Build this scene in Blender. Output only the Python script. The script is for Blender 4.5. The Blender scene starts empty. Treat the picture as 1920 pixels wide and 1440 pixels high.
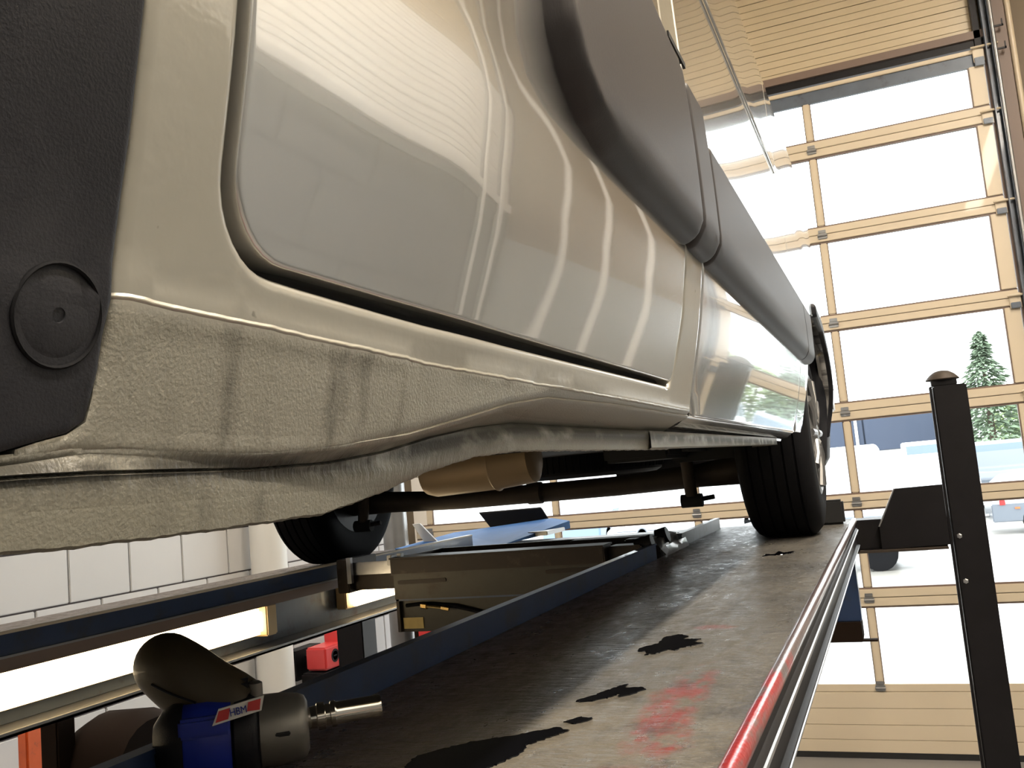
import bpy, bmesh, math, random
import numpy as np
from mathutils import Vector, Matrix
from mathutils.geometry import delaunay_2d_cdt
random.seed(7)
S_ = bpy.context.scene
col = S_.collection
# ------------------------------------------------------------------ camera, sky, lights
yaw, pitch, roll, FPX = 0.37791091, 0.10545866, -0.09073928, 1739.57
ca, sa, cb, sb, cc, sc = math.cos(yaw), math.sin(yaw), math.cos(pitch), math.sin(pitch), math.cos(roll), math.sin(roll)
f_ = Vector((-sa*cb, ca*cb, sb)); r_ = Vector((ca, sa, 0)); u_ = r_.cross(f_)
R_, U_ = r_*cc + u_*sc, u_*cc - r_*sc
cd = bpy.data.cameras.new('camera'); cam = bpy.data.objects.new('camera', cd); col.objects.link(cam)
cd.sensor_width = 36; cd.lens = 36*FPX/1920; cd.clip_start = .02; cd.clip_end = 400
cam.matrix_world = Matrix(((R_.x, U_.x, -f_.x, 0), (R_.y, U_.y, -f_.y, 0), (R_.z, U_.z, -f_.z, .255), (0, 0, 0, 1)))
S_.camera = cam
w = bpy.data.worlds.new('overcast'); S_.world = w; w.use_nodes = True
bg = w.node_tree.nodes['Background']; bg.inputs[0].default_value = (.95, .98, 1, 1); bg.inputs[1].default_value = 6.0
S_.view_settings.view_transform = 'Standard'; S_.view_settings.look = 'None'
S_.view_settings.gamma = 1; S_.view_settings.use_curve_mapping = False; S_.view_settings.exposure = 0.1
def area(name, loc, sx, sy, power, color, rot=(0, 0, 0)):
    l = bpy.data.lights.new(name, 'AREA'); l.shape = 'RECTANGLE'; l.size = sx; l.size_y = sy; l.energy = power; l.color = color
    o = bpy.data.objects.new(name, l); o.location = loc; o.rotation_euler = rot; col.objects.link(o); return o
WARM = (1, .90, .77)
area('ceiling_light_left', (-3.1, 2.5, 4.17), .25, 7, 210, WARM)
area('ceiling_light_right', (1.8, .5, 4.17), .25, 8, 600, WARM)
pt = area('door_portal', (-1.38, 7.08, .7), 4.7, 4.5, 1, (1, 1, 1), (math.radians(-90), 0, 0)); pt.data.cycles.is_portal = True     # guides sky light through the door

# ------------------------------------------------------------------ materials
def mat(name, color, rough=.5, metal=0, coat=0, noise=0, nscale=8, bump=0, bscale=60, emis=None, estr=0, dirt=None, dscale=5, damt=.5, spec=.5, stretch=None, crough=.03):
    m = bpy.data.materials.new(name); m.use_nodes = True; nt = m.node_tree; N = nt.nodes; L = nt.links
    b = N['Principled BSDF']; b.inputs['Roughness'].default_value = rough; b.inputs['Metallic'].default_value = metal
    b.inputs['Coat Weight'].default_value = coat; b.inputs['Coat Roughness'].default_value = crough
    b.inputs['Specular IOR Level'].default_value = spec
    c = (*color, 1); b.inputs['Base Color'].default_value = c
    tc = N.new('ShaderNodeTexCoord'); src = tc.outputs['Object']
    if stretch:
        mp = N.new('ShaderNodeMapping'); mp.inputs['Scale'].default_value = stretch; L.new(src, mp.inputs[0]); src = mp.outputs[0]
    if noise or dirt:
        n = N.new('ShaderNodeTexNoise'); n.inputs['Scale'].default_value = nscale; n.inputs['Detail'].default_value = 6; L.new(src, n.inputs[0])
        mx = N.new('ShaderNodeMix'); mx.data_type = 'RGBA'
        mx.inputs[6].default_value = (*[max(0, x*(1-noise)) for x in color], 1); mx.inputs[7].default_value = (*[min(1, x*(1+noise)) for x in color], 1)
        L.new(n.outputs['Fac'], mx.inputs[0]); out = mx.outputs[2]
        if dirt:
            n2 = N.new('ShaderNodeTexNoise'); n2.inputs['Scale'].default_value = dscale; n2.inputs['Detail'].default_value = 8; n2.inputs['Roughness'].default_value = .65; L.new(src, n2.inputs[0])
            rp = N.new('ShaderNodeValToRGB'); rp.color_ramp.elements[0].position = .62-.25*damt; rp.color_ramp.elements[1].position = .75-.15*damt
            L.new(n2.outputs['Fac'], rp.inputs[0])
            m2 = N.new('ShaderNodeMix'); m2.data_type = 'RGBA'; L.new(rp.outputs[0], m2.inputs[0]); L.new(out, m2.inputs[6]); m2.inputs[7].default_value = (*dirt, 1); out = m2.outputs[2]
        L.new(out, b.inputs['Base Color'])
    if bump:
        n3 = N.new('ShaderNodeTexNoise'); n3.inputs['Scale'].default_value = bscale; n3.inputs['Detail'].default_value = 4; L.new(src, n3.inputs[0])
        bp = N.new('ShaderNodeBump'); bp.inputs['Strength'].default_value = bump; bp.inputs['Distance'].default_value = .0007; L.new(n3.outputs['Fac'], bp.inputs['Height']); L.new(bp.outputs[0], b.inputs['Normal'])
    if emis:
        b.inputs['Emission Color'].default_value = (*emis, 1); b.inputs['Emission Strength'].default_value = estr
    return m
M = {}
M['paint'] = mat('silver_paint', (.60, .595, .575), .22, .85, 1, .03, 3, dirt=(.05, .04, .03), dscale=120, damt=-.42)
M['paint'].node_tree.nodes['Principled BSDF'].inputs['Coat IOR'].default_value = 2.1
M['plastic'] = mat('black_plastic', (.012, .012, .015), .45, 0, 0, .25, 14, .25, 900, dirt=(.022, .022, .025), dscale=9, damt=.5, spec=.22)
M['mould'] = mat('grey_moulding', (.036, .033, .034), .46, 0, 0, .15, 10, .2, 900, crough=.25, stretch=(1, 1, .25), spec=.3)
M['rubber'] = mat('tyre_rubber', (.005, .005, .006), .75, 0, 0, .3, 30, .3, 200, spec=.12)
M['black'] = mat('black_metal', (.008, .007, .008), .45, .1, 0, .4, 12, .2, 80, spec=.25)
M['under'] = mat('underbody', (.01, .01, .01), .8, 0, 0, .3, 10, .3, 60)
M['rust'] = mat('rusty_beam', (.016, .009, .005), .42, .4, 0, .4, 12, .5, 60, dirt=(.05, .035, .02), dscale=16, damt=.2)
M['jackgrey'] = mat('worn_jack_steel', (.028, .026, .021), .35, .5, 0, .4, 9, .4, 70, dirt=(.018, .012, .008), dscale=9, damt=.5)
M['axle'] = mat('axle_steel', (.045, .033, .024), .6, .4, 0, .4, 20, .5, 90)
M['blue'] = mat('blue_lift_paint', (.014, .032, .085), .35, 0, .2, .25, 14, .2, 60, dirt=(.02, .025, .04), dscale=12, damt=.4)
M['bluelight'] = mat('bright_blue_paint', (.04, .15, .42), .6, 0, 0, .2, 10, spec=.25)
M['greyblue'] = mat('grey_blue_paint', (.09, .11, .14), .4, .1, .1, .3, 8, dirt=(.05, .04, .04), dscale=9, damt=.4)
M['cream'] = mat('cream_enamel', (.58, .49, .36), .42, 0, .1, .06, 3)
M['creamwall'] = mat('cream_cladding', (.52, .43, .29), .30, 0, .25, .05, 2, crough=.2)
M['creamdark'] = mat('brown_edge', (.16, .11, .085), .5)
M['block'] = mat('white_block', (.66, .65, .64), .6, 0, 0, .04, 3, .15, 120)
M['mortar'] = mat('dark_mortar', (.12, .10, .10), .9)
M['tanwall'] = mat('tan_wall', (.15, .11, .065), .6, 0, 0, .05, 3)
M['greywall'] = mat('grey_wall', (.23, .24, .24), .6, 0, 0, .05, 3)
M['whiteclad'] = mat('white_cladding', (.88, .87, .84), .35, 0, .2, .04, 2)
M['floor'] = mat('floor_concrete', (.20, .19, .18), .45, 0, 0, .15, 2, .1, 20)
M['steel'] = mat('bright_steel', (.42, .42, .43), .28, .9, 0, .25, 20, .3, 80)
M['galv'] = mat('galvanised', (.30, .30, .30), .35, .8, 0, .2, 10)
M['chrome'] = mat('chrome', (.72, .70, .65), .12, 1)
M['brass'] = mat('brass', (.65, .45, .18), .25, 1)
M['red'] = mat('red_plastic', (.62, .05, .05), .4, 0, .2)
M['white'] = mat('white_label', (.75, .74, .70), .5)
M['orange'] = mat('orange_paint', (.75, .13, .03), .45, 0, .2, .2, 12, dirt=(.3, .1, .05), dscale=15, damt=.3)
M['brown'] = mat('brown_hood', (.014, .008, .005), .8, 0, 0, .2, 8)
M['olive'] = mat('rubber_grip', (.045, .032, .014), .5, 0, .1, .3, 25, .3, 150)
M['toolblue'] = mat('blue_tool', (.012, .03, .30), .35, 0, .2)
M['toolgrey'] = mat('cast_tool_nose', (.20, .19, .17), .42, .6, 0, .15, 30, .3, 150)
M['yellow'] = mat('yellow_plate', (.45, .33, .10), .5, 0, 0, .2, 40)
M['lamp'] = mat('lit_diffuser', (1, .9, .7), .5, emis=(1, .80, .50), estr=7)
M['lampface'] = mat('ceiling_lamp_face', (1, .95, .85), .5, emis=(1, .9, .75), estr=5)
M['housing'] = mat('lamp_housing', (.55, .42, .22), .4)
M['manila'] = mat('silencer_shell', (.27, .185, .10), .45, .3, 0, .15, 6)
M['asphalt'] = mat('wet_asphalt', (.30, .28, .25), .35, 0, 0, .3, 2.0, dirt=(.5, .48, .45), dscale=.5, damt=.7)
M['brown'].node_tree.nodes['Principled BSDF'].inputs['Specular IOR Level'].default_value = .08
M['bldg'] = mat('blue_cladding', (.036, .05, .085), .6, 0, 0, .05, 1)
M['carwhite'] = mat('white_car_paint', (.8, .8, .8), .3, 0, .5)
M['cargrey'] = mat('grey_car_paint', (.12, .14, .17), .3, 0, .5)
M['carblue'] = mat('blue_car_paint', (.14, .22, .34), .3, 0, .5)
M['carglass'] = mat('car_glass', (.10, .14, .18), .1)
M['foliage'] = mat('conifer_green', (.17, .23, .15), .8, 0, 0, .3, 3)  # lightened: bright outdoor haze is put into the foliage colour
M['foliage2'] = mat('leaf_green', (.27, .36, .16), .8, 0, 0, .3, 3)  # leaf colour lightened for the same haze
M['bark'] = mat('bark', (.08, .06, .04), .8)
M['redlight'] = mat('red_lens', (.6, .02, .02), .3)
M['oil'] = mat('black_oil', (.003, .003, .004), .04, 0, 0)
M['silver'] = M['galv']

def glass():
    m = bpy.data.materials.new('pane_glass'); m.use_nodes = True; nt = m.node_tree; N = nt.nodes; L = nt.links
    N.remove(N['Principled BSDF']); t = N.new('ShaderNodeBsdfTransparent'); t.inputs[0].default_value = (.96, .98, .98, 1)
    g = N.new('ShaderNodeBsdfGlossy'); g.inputs['Roughness'].default_value = .02
    fr = N.new('ShaderNodeFresnel'); fr.inputs[0].default_value = 1.25; mx = N.new('ShaderNodeMixShader')
    L.new(fr.outputs[0], mx.inputs[0]); L.new(t.outputs[0], mx.inputs[1]); L.new(g.outputs[0], mx.inputs[2]); L.new(mx.outputs[0], N['Material Output'].inputs[0])
    return m
M['glass'] = glass()

def nodes_of(m): return m.node_tree.nodes, m.node_tree.links, m.node_tree.nodes['Principled BSDF']
def sill_paint():
    """silver paint with stone-guard orange peel low down and road dirt in the fold"""
    m = mat('stone_guard_paint', (.35, .335, .29), .42, .45, .5, crough=.22); N, L, b = nodes_of(m)
    g = N.new('ShaderNodeNewGeometry'); sx = N.new('ShaderNodeSeparateXYZ'); L.new(g.outputs['Position'], sx.inputs[0])
    def rng(a, b2, lo, hi, src=sx.outputs['Z']):
        r = N.new('ShaderNodeMapRange'); r.inputs[1].default_value = a; r.inputs[2].default_value = b2; r.inputs[3].default_value = lo; r.inputs[4].default_value = hi
        L.new(src, r.inputs[0]); return r.outputs[0]
    def mul(a, c, op='MULTIPLY'):
        q = N.new('ShaderNodeMath'); q.operation = op; q.use_clamp = False
        for i, s in enumerate((a, c)):
            if isinstance(s, (int, float)): q.inputs[i].default_value = s
            else: L.new(s, q.inputs[i])
        return q.outputs[0]
    def noi(scale, detail=4, st=None):
        n = N.new('ShaderNodeTexNoise'); n.inputs['Scale'].default_value = scale; n.inputs['Detail'].default_value = detail
        if st:
            mp = N.new('ShaderNodeMapping'); mp.inputs['Scale'].default_value = st; L.new(g.outputs['Position'], mp.inputs[0]); L.new(mp.outputs[0], n.inputs[0])
        else: L.new(g.outputs['Position'], n.inputs[0])
        return n.outputs['Fac']
    low = rng(.318, .323, 1, 0)                      # below the bead
    peel = mul(noi(650, 2), mul(low, .42)); peel = mul(peel, mul(noi(160, 2), .16), 'ADD')
    fold = mul(rng(.259, .267, 0, 1), rng(.270, .282, 1, 0))
    far = rng(.75, .35, 0, 1, sx.outputs['Y'])
    wrinkle = mul(noi(150, 3, (1, 1.5, .35)), mul(mul(fold, 2.4), far))
    z0 = rng(.20, .45, .3240, .3203, sx.outputs['Y']); wob = mul(mul(noi(60, 3), -.5, 'ADD'), .0016)
    dz = N.new('ShaderNodeMath'); dz.operation = 'ABSOLUTE'; L.new(mul(mul(sx.outputs['Z'], z0, 'SUBTRACT'), wob, 'ADD'), dz.inputs[0])
    bead = rng(.0002, .0011, 1, 0, dz.outputs[0]); bead = mul(bead, rng(1.12, 1.0, .0, 1, sx.outputs['Y']))
    h = mul(mul(peel, wrinkle, 'ADD'), mul(bead, 1.3), 'ADD')
    bp = N.new('ShaderNodeBump'); bp.inputs['Strength'].default_value = .55; bp.inputs['Distance'].default_value = .0016
    L.new(h, bp.inputs['Height']); L.new(bp.outputs[0], b.inputs['Normal']); L.new(bp.outputs[0], b.inputs['Coat Normal'])
    # dirt: runs on the sill face, black grime inside the fold and along the flange
    runs = N.new('ShaderNodeValToRGB'); runs.color_ramp.elements[0].position = .5; runs.color_ramp.elements[1].position = .72
    L.new(noi(30, 6, (1, 1.6, .45)), runs.inputs[0])
    yb = mul(rng(.24, .27, 0, 1, sx.outputs['Y']), rng(.45, .38, 0, 1, sx.outputs['Y']))
    d1 = mul(mul(runs.outputs[0], mul(yb, low)), .75)
    gr = N.new('ShaderNodeValToRGB'); gr.color_ramp.elements[0].position = .30; gr.color_ramp.elements[1].position = .52
    L.new(noi(55, 7, (1, .5, 1)), gr.inputs[0])
    slope = rng(.36, .62, 0, 1, sx.outputs['Y'])     # the fold climbs with the sill
    zz = mul(sx.outputs['Z'], mul(slope, -.022), 'ADD')
    fz = mul(rng(.259, .268, 0, 1, zz), rng(.272, .2785, 1, 0, zz))
    d2 = mul(mul(gr.outputs[0], fz), .95)
    sp = N.new('ShaderNodeValToRGB'); sp.color_ramp.elements[0].position = .74; sp.color_ramp.elements[1].position = .78; L.new(noi(110, 2), sp.inputs[0])
    d = mul(mul(d1, d2, 'MAXIMUM'), mul(sp.outputs[0], .55), 'MAXIMUM')
    mx = N.new('ShaderNodeMix'); mx.data_type = 'RGBA'; L.new(d, mx.inputs[0]); mx.inputs[7].default_value = (.045, .042, .033, 1)
    film = N.new('ShaderNodeMix'); film.data_type = 'RGBA'; film.inputs[6].default_value = (.35, .335, .29, 1); film.inputs[7].default_value = (.20, .19, .145, 1)
    L.new(mul(mul(low, .35), mul(rng(.275, .262, 0, .3), mul(noi(14, 5), .25), 'ADD'), 'ADD'), film.inputs[0]); L.new(film.outputs[2], mx.inputs[6])
    bc = N.new('ShaderNodeMix'); bc.data_type = 'RGBA'; L.new(mul(bead, .75), bc.inputs[0]); L.new(mx.outputs[2], bc.inputs[6]); bc.inputs[7].default_value = (.55, .52, .42, 1)
    L.new(bc.outputs[2], b.inputs['Base Color'])
    L.new(mul(d, .5, 'ADD') if False else rng(0, 1, .40, .8, d), b.inputs['Roughness'])
    L.new(rng(.318, .325, .25, .9), b.inputs['Coat Weight']); L.new(rng(.30, .35, .28, .05), b.inputs['Coat Roughness'])
    return m
M['sill'] = sill_paint()
def deck_mat():
    m = mat('worn_deck', (.1, .09, .08), .4); N, L, b = nodes_of(m)
    g = N.new('ShaderNodeNewGeometry'); P = g.outputs['Position']
    def noi(scale, st, detail=6, rough=.6):
        n = N.new('ShaderNodeTexNoise'); n.inputs['Scale'].default_value = scale; n.inputs['Detail'].default_value = detail; n.inputs['Roughness'].default_value = rough
        mp = N.new('ShaderNodeMapping'); mp.inputs['Scale'].default_value = st; L.new(P, mp.inputs[0]); L.new(mp.outputs[0], n.inputs[0]); return n.outputs['Fac']
    def ramp(s, a, c):
        r = N.new('ShaderNodeValToRGB'); r.color_ramp.elements[0].position = a; r.color_ramp.elements[1].position = c; L.new(s, r.inputs[0]); return r.outputs[0]
    def mix(f, a, c):
        x = N.new('ShaderNodeMix'); x.data_type = 'RGBA'
        for i, s in ((0, f), (6, a), (7, c)):
            if isinstance(s, tuple): x.inputs[i].default_value = (*s, 1)
            elif isinstance(s, float): x.inputs[i].default_value = s
            else: L.new(s, x.inputs[i])
        return x.outputs[2]
    def mth(op, a, c):
        q = N.new('ShaderNodeMath'); q.operation = op; q.use_clamp = False
        for i, s in enumerate((a, c)):
            if isinstance(s, float): q.inputs[i].default_value = s
            else: L.new(s, q.inputs[i])
        return q.outputs[0]
    base = mix(ramp(noi(4, (1, .5, 1)), .35, .65), (.060, .056, .050), (.115, .106, .09))
    sx = N.new('ShaderNodeSeparateXYZ'); L.new(P, sx.inputs[0])
    def rng(a, b2, lo, hi, s):
        r = N.new('ShaderNodeMapRange'); r.inputs[1].default_value = a; r.inputs[2].default_value = b2; r.inputs[3].default_value = lo; r.inputs[4].default_value = hi; L.new(s, r.inputs[0]); return r.outputs[0]
    X, Y = sx.outputs['X'], sx.outputs['Y']
    def spot(cx, cy, rx, ry, nz=.9):                 # an irregular patch: old red paint, and lighter tan areas
        d = N.new('ShaderNodeVectorMath'); d.operation = 'SUBTRACT'; L.new(P, d.inputs[0]); d.inputs[1].default_value = (cx, cy, 0)
        s = N.new('ShaderNodeVectorMath'); s.operation = 'DIVIDE'; L.new(d.outputs[0], s.inputs[0]); s.inputs[1].default_value = (rx, ry, 1)
        ln = N.new('ShaderNodeVectorMath'); ln.operation = 'LENGTH'; L.new(s.outputs[0], ln.inputs[0])
        nn = noi(22, (1, .8, 1), 5)
        a = mth('ADD', rng(0, 3, 0, .9, ln.outputs['Value']), mth('MULTIPLY', nn, .45)); return rng(.44, .58, 1, 0, a)
    tan = spot(-.30, .86, .13, .20); base = mix(mth('MULTIPLY', tan, .75), base, (.17, .15, .115))
    tan2 = spot(-.25, 1.25, .09, .35); base = mix(mth('MULTIPLY', tan2, .4), base, (.12, .11, .09))
    r1 = spot(-.250, 1.02, .030, .17); r2 = spot(-.232, .885, .028, .045); r3 = spot(-.245, .78, .05, .03); r4 = spot(-.29, 1.50, .035, .02)
    rr = mth('MAXIMUM', mth('MAXIMUM', r1, r2), mth('MULTIPLY', mth('MAXIMUM', r3, r4), .6))
    rr = mth('MULTIPLY', rr, ramp(noi(30, (1, .5, 1), 6, .7), .40, .56)); base = mix(mth('MULTIPLY', rr, .85), base, (.20, .035, .03))
    base = mix(mth('MULTIPLY', ramp(noi(26, (1, .6, 1), 8, .7), .52, .66), .55), base, (.035, .032, .03)); base = mix(mth('MULTIPLY', ramp(noi(60, (2.5, .25, 1), 5), .56, .66), .4), base, (.16, .15, .13))
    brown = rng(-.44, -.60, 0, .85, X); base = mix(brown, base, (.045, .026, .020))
    L.new(base, b.inputs['Base Color'])
    L.new(mth('ADD', rng(.3, .7, .24, .40, noi(9, (1, .35, 1))), rng(.35, .65, -.06, .14, noi(45, (1, .5, 1), 6, .7))), b.inputs['Roughness'])
    L.new(rng(.38, .62, .62, .12, noi(30, (1.2, .55, 1), 7, .72)), b.inputs['Specular IOR Level'])
    w1 = noi(30, (1.0, 2.2, 1), 5, .7); w2 = noi(9, (1.6, .5, 1), 4); lug = noi(70, (1, 1.4, 1), 3)
    w3 = noi(55, (.55, 1.7, 1), 4, .6); hh = mth('ADD', mth('ADD', mth('MULTIPLY', w1, .5), mth('MULTIPLY', w2, .2)), mth('MULTIPLY', w3, .55))
    tr = mth('MULTIPLY', rng(-.62, -.52, 0, 1, X), rng(-.40, -.30, 1, 0, X)); tr = mth('MULTIPLY', tr, rng(1.3, 1.8, 0, 1, Y))
    hh = mth('ADD', hh, mth('MULTIPLY', lug, mth('MULTIPLY', tr, .7)))
    bp = N.new('ShaderNodeBump'); bp.inputs['Strength'].default_value = .9; bp.inputs['Distance'].default_value = .010; L.new(hh, bp.inputs['Height']); L.new(bp.outputs[0], b.inputs['Normal'])
    return m
M['deck'] = deck_mat()
def edge_mat():
    m = mat('worn_red_edge', (.4, .03, .03), .28, .3, .3); N, L, b = nodes_of(m)
    g = N.new('ShaderNodeNewGeometry'); P = g.outputs['Position']; sx = N.new('ShaderNodeSeparateXYZ'); L.new(P, sx.inputs[0])
    n = N.new('ShaderNodeTexNoise'); n.inputs['Scale'].default_value = 14; n.inputs['Detail'].default_value = 6; mp = N.new('ShaderNodeMapping'); mp.inputs['Scale'].default_value = (4, .8, 2); L.new(P, mp.inputs[0]); L.new(mp.outputs[0], n.inputs[0])
    r = N.new('ShaderNodeMapRange'); r.inputs[1].default_value = .7; r.inputs[2].default_value = 1.7; r.inputs[3].default_value = -.12; r.inputs[4].default_value = .35; L.new(sx.outputs['Y'], r.inputs[0])
    a = N.new('ShaderNodeMath'); a.operation = 'ADD'; L.new(n.outputs['Fac'], a.inputs[0]); L.new(r.outputs[0], a.inputs[1])
    rp = N.new('ShaderNodeValToRGB'); rp.color_ramp.elements[0].position = .5; rp.color_ramp.elements[1].position = .6; L.new(a.outputs[0], rp.inputs[0])
    mx = N.new('ShaderNodeMix'); mx.data_type = 'RGBA'; L.new(rp.outputs[0], mx.inputs[0]); mx.inputs[6].default_value = (.38, .03, .03, 1); mx.inputs[7].default_value = (.17, .13, .125, 1); L.new(mx.outputs[2], b.inputs['Base Color'])
    n3 = N.new('ShaderNodeTexNoise'); n3.inputs['Scale'].default_value = 120; L.new(P, n3.inputs[0]); bp = N.new('ShaderNodeBump'); bp.inputs['Strength'].default_value = .35; bp.inputs['Distance'].default_value = .002; L.new(n3.outputs['Fac'], bp.inputs['Height']); L.new(bp.outputs[0], b.inputs['Normal'])
    return m
M['rededge'] = edge_mat()

# ------------------------------------------------------------------ mesh helpers
class MB:
    def __init__(s): s.v = []; s.f = []; s.mi = []
    def add(s, vs, fs, mi=0):
        o = len(s.v); s.v += [tuple(x) for x in vs]; s.f += [tuple(i+o for i in f) for f in fs]; s.mi += [mi]*len(fs); return s
    def box(s, x0, x1, y0, y1, z0, z1, mi=0, c=0.0):
        """box with chamfered edges when c > 0"""
        if c <= 0:
            vs = [(x, y, z) for z in (z0, z1) for y in (y0, y1) for x in (x0, x1)]
            return s.add(vs, [(0, 2, 3, 1), (4, 5, 7, 6), (0, 1, 5, 4), (2, 6, 7, 3), (0, 4, 6, 2), (1, 3, 7, 5)], mi)
        bm = bmesh.new(); bmesh.ops.create_cube(bm, size=1)
        for v in bm.verts: v.co = Vector(((x0+x1)/2+v.co.x*(x1-x0), (y0+y1)/2+v.co.y*(y1-y0), (z0+z1)/2+v.co.z*(z1-z0)))
        bmesh.ops.bevel(bm, geom=bm.edges[:], offset=c, segments=2, affect='EDGES')
        return s.frombm(bm, mi)
    def frombm(s, bm, mi=0):
        bm.verts.index_update(); s.add([v.co[:] for v in bm.verts], [[v.index for v in f.verts] for f in bm.faces], mi); bm.free(); return s
    def lathe(s, prof, o, axis, n=32, mi=0, a0=0, a1=2*math.pi, up=None):
        """prof = [(along, radius)] about axis through o"""
        ax = Vector(axis).normalized(); t = Vector((0, 0, 1)) if abs(ax.z) < .9 else Vector((1, 0, 0))
        if up: t = Vector(up)
        p = (t - ax*t.dot(ax)).normalized(); q = ax.cross(p); o = Vector(o); full = abs(a1-a0-2*math.pi) < 1e-6
        m = n if full else n+1; vs = []
        for a, r in prof:
            for k in range(m):
                th = a0+(a1-a0)*k/n; vs.append(o+ax*a+(p*math.cos(th)+q*math.sin(th))*r)
        fs = []
        for i in range(len(prof)-1):
            for k in range(n):
                k2 = (k+1) % m if full else k+1
                fs.append((i*m+k, i*m+k2, (i+1)*m+k2, (i+1)*m+k))
        s.add(vs, fs, mi)
        for i, fl in ((0, 1), (len(prof)-1, 0)):
            if prof[i][1] > 1e-5 and full:
                idx = [i*m+k for k in range(m)]; s.add([vs[j] for j in idx], [tuple(range(m))[::-1] if fl else tuple(range(m))], mi)
        return s
    def tube(s, pts, r, n=12, mi=0):
        pts = [Vector(p) for p in pts]; rs = r if isinstance(r, (list, tuple)) else [r]*len(pts); vs = []; up = None
        for i, p in enumerate(pts):
            d = (pts[min(i+1, len(pts)-1)]-pts[max(i-1, 0)]).normalized()
            if up is None: up = Vector((0, 0, 1)) if abs(d.z) < .9 else Vector((1, 0, 0))
            a = (up-d*up.dot(d)).normalized(); up = a; b = d.cross(a)
            for k in range(n): th = 2*math.pi*k/n; vs.append(p+(a*math.cos(th)+b*math.sin(th))*rs[i])
        fs = [(i*n+k, i*n+(k+1) % n, (i+1)*n+(k+1) % n, (i+1)*n+k) for i in range(len(pts)-1) for k in range(n)]
        fs += [tuple(range(n))[::-1], tuple((len(pts)-1)*n+k for k in range(n))]
        return s.add(vs, fs, mi)
    def prism(s, poly, a0, a1, axis='y', mi=0):
        """poly in the two other axes, extruded along axis"""
        def P(u, v, a): return {'y': (u, a, v), 'x': (a, u, v), 'z': (u, v, a)}[axis]
        n = len(poly); vs = [P(u, v, a0) for u, v in poly]+[P(u, v, a1) for u, v in poly]
        fs = [tuple(range(n)), tuple(range(2*n-1, n-1, -1))]+[(i, i+n, (i+1) % n+n, (i+1) % n) for i in range(n)]
        return s.add(vs, fs, mi)
    def loft(s, rows, mi=0, closed=False):
        n = len(rows[0]); vs = [p for r in rows for p in r]; m = n if closed else n-1
        return s.add(vs, [(i*n+k, i*n+(k+1) % n, (i+1)*n+(k+1) % n, (i+1)*n+k) for i in range(len(rows)-1) for k in range(m)], mi)
def obj(name, mb, mats, parent=None, smooth=None, bevel=0, label=None, loc=None, kind=None):
    me = bpy.data.meshes.new(name); me.from_pydata(mb.v, [], mb.f)
    ms = mats if isinstance(mats, (list, tuple)) else [mats]
    for m in ms: me.materials.append(M[m] if isinstance(m, str) else m)
    for p, i in zip(me.polygons, mb.mi): p.material_index = i
    bm = bmesh.new(); bm.from_mesh(me); bmesh.ops.recalc_face_normals(bm, faces=bm.faces[:])
    if smooth is not None:
        bmesh.ops.remove_doubles(bm, verts=bm.verts[:], dist=1e-5)
        for f in bm.faces: f.smooth = True
        for e in bm.edges:
            if len(e.link_faces) == 2 and e.calc_face_angle(0) > math.radians(smooth): e.smooth = False
    bm.to_mesh(me); bm.free(); me.update()
    o = bpy.data.objects.new(name, me); col.objects.link(o)
    if loc: o.location = loc
    if parent: o.parent = parent
    if bevel:
        b = o.modifiers.new('bevel', 'BEVEL'); b.width = bevel; b.segments = 2; b.limit_method = 'ANGLE'
    if label: o['label'] = label
    if kind: o['kind'] = kind
    return o
def thing(name, label, cat, loc=(0, 0, 0), group=None):
    o = bpy.data.objects.new(name, None); o.empty_display_size = .05; o.location = loc; col.objects.link(o); o['label'] = label; o['category'] = cat
    if group: o['group'] = group
    return o
def tag(o, label, cat, group=None):
    o['label'] = label; o['category'] = cat
    if group: o['group'] = group
    return o
def struct(o): o['kind'] = 'structure'; return o
def under(root):                                     # parts are modelled in world space: undo the parent's offset
    bpy.context.view_layer.update()
    for c in root.children: c.matrix_parent_inverse = Matrix.Translation(-root.location)
    return root

# ================================================================== THE ROOM
FZ, CZ, YD, XL, XR, YB = -1.84, 4.3, 7.0, -4.0, 2.7, -5.0
struct(obj('floor', MB().box(XL-.3, XR+.3, YB-.3, YD+.05, FZ-.15, FZ), 'floor'))
cm = MB().box(XL-.3, XR+.3, YB-.3, YD+.3, CZ+.03, CZ+.2)
ceil = struct(obj('ceiling', cm, 'creamwall'))
pm = MB().box(0, XR-XL+.3, 0, .485, 0, .03, c=.008); pc = obj('ceiling_plank', pm, 'creamwall', ceil, loc=(XL-.15, YB, CZ)); n = 1
for k in range(1, 24):
    q = pc.copy(); col.objects.link(q); q.location = (XL-.15, YB+k*.5, CZ); q.parent = ceil
for x, y0, n_, lab in ((-3.1, -1.0, 7, 'left'), (1.8, -3.5, 8, 'right')):
    for k in range(n_//2+1):
        t = thing('ceiling_lamp', 'ceiling lamp on the %s side of the van, %s in row from the door' % (lab, ('first', 'second', 'third', 'fourth', 'fifth')[n_//2-k]), 'lamp', (x, y0+k*2+.1, CZ), 'ceiling lamps outside the photograph')
        obj('housing', MB().box(-.10, .10, 0, 1.8, -.09, 0, c=.01), 'whiteclad', t); obj('diffuser', MB().box(-.08, .08, .04, 1.76, -.105, -.09, c=.006), 'lampface', t)
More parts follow.
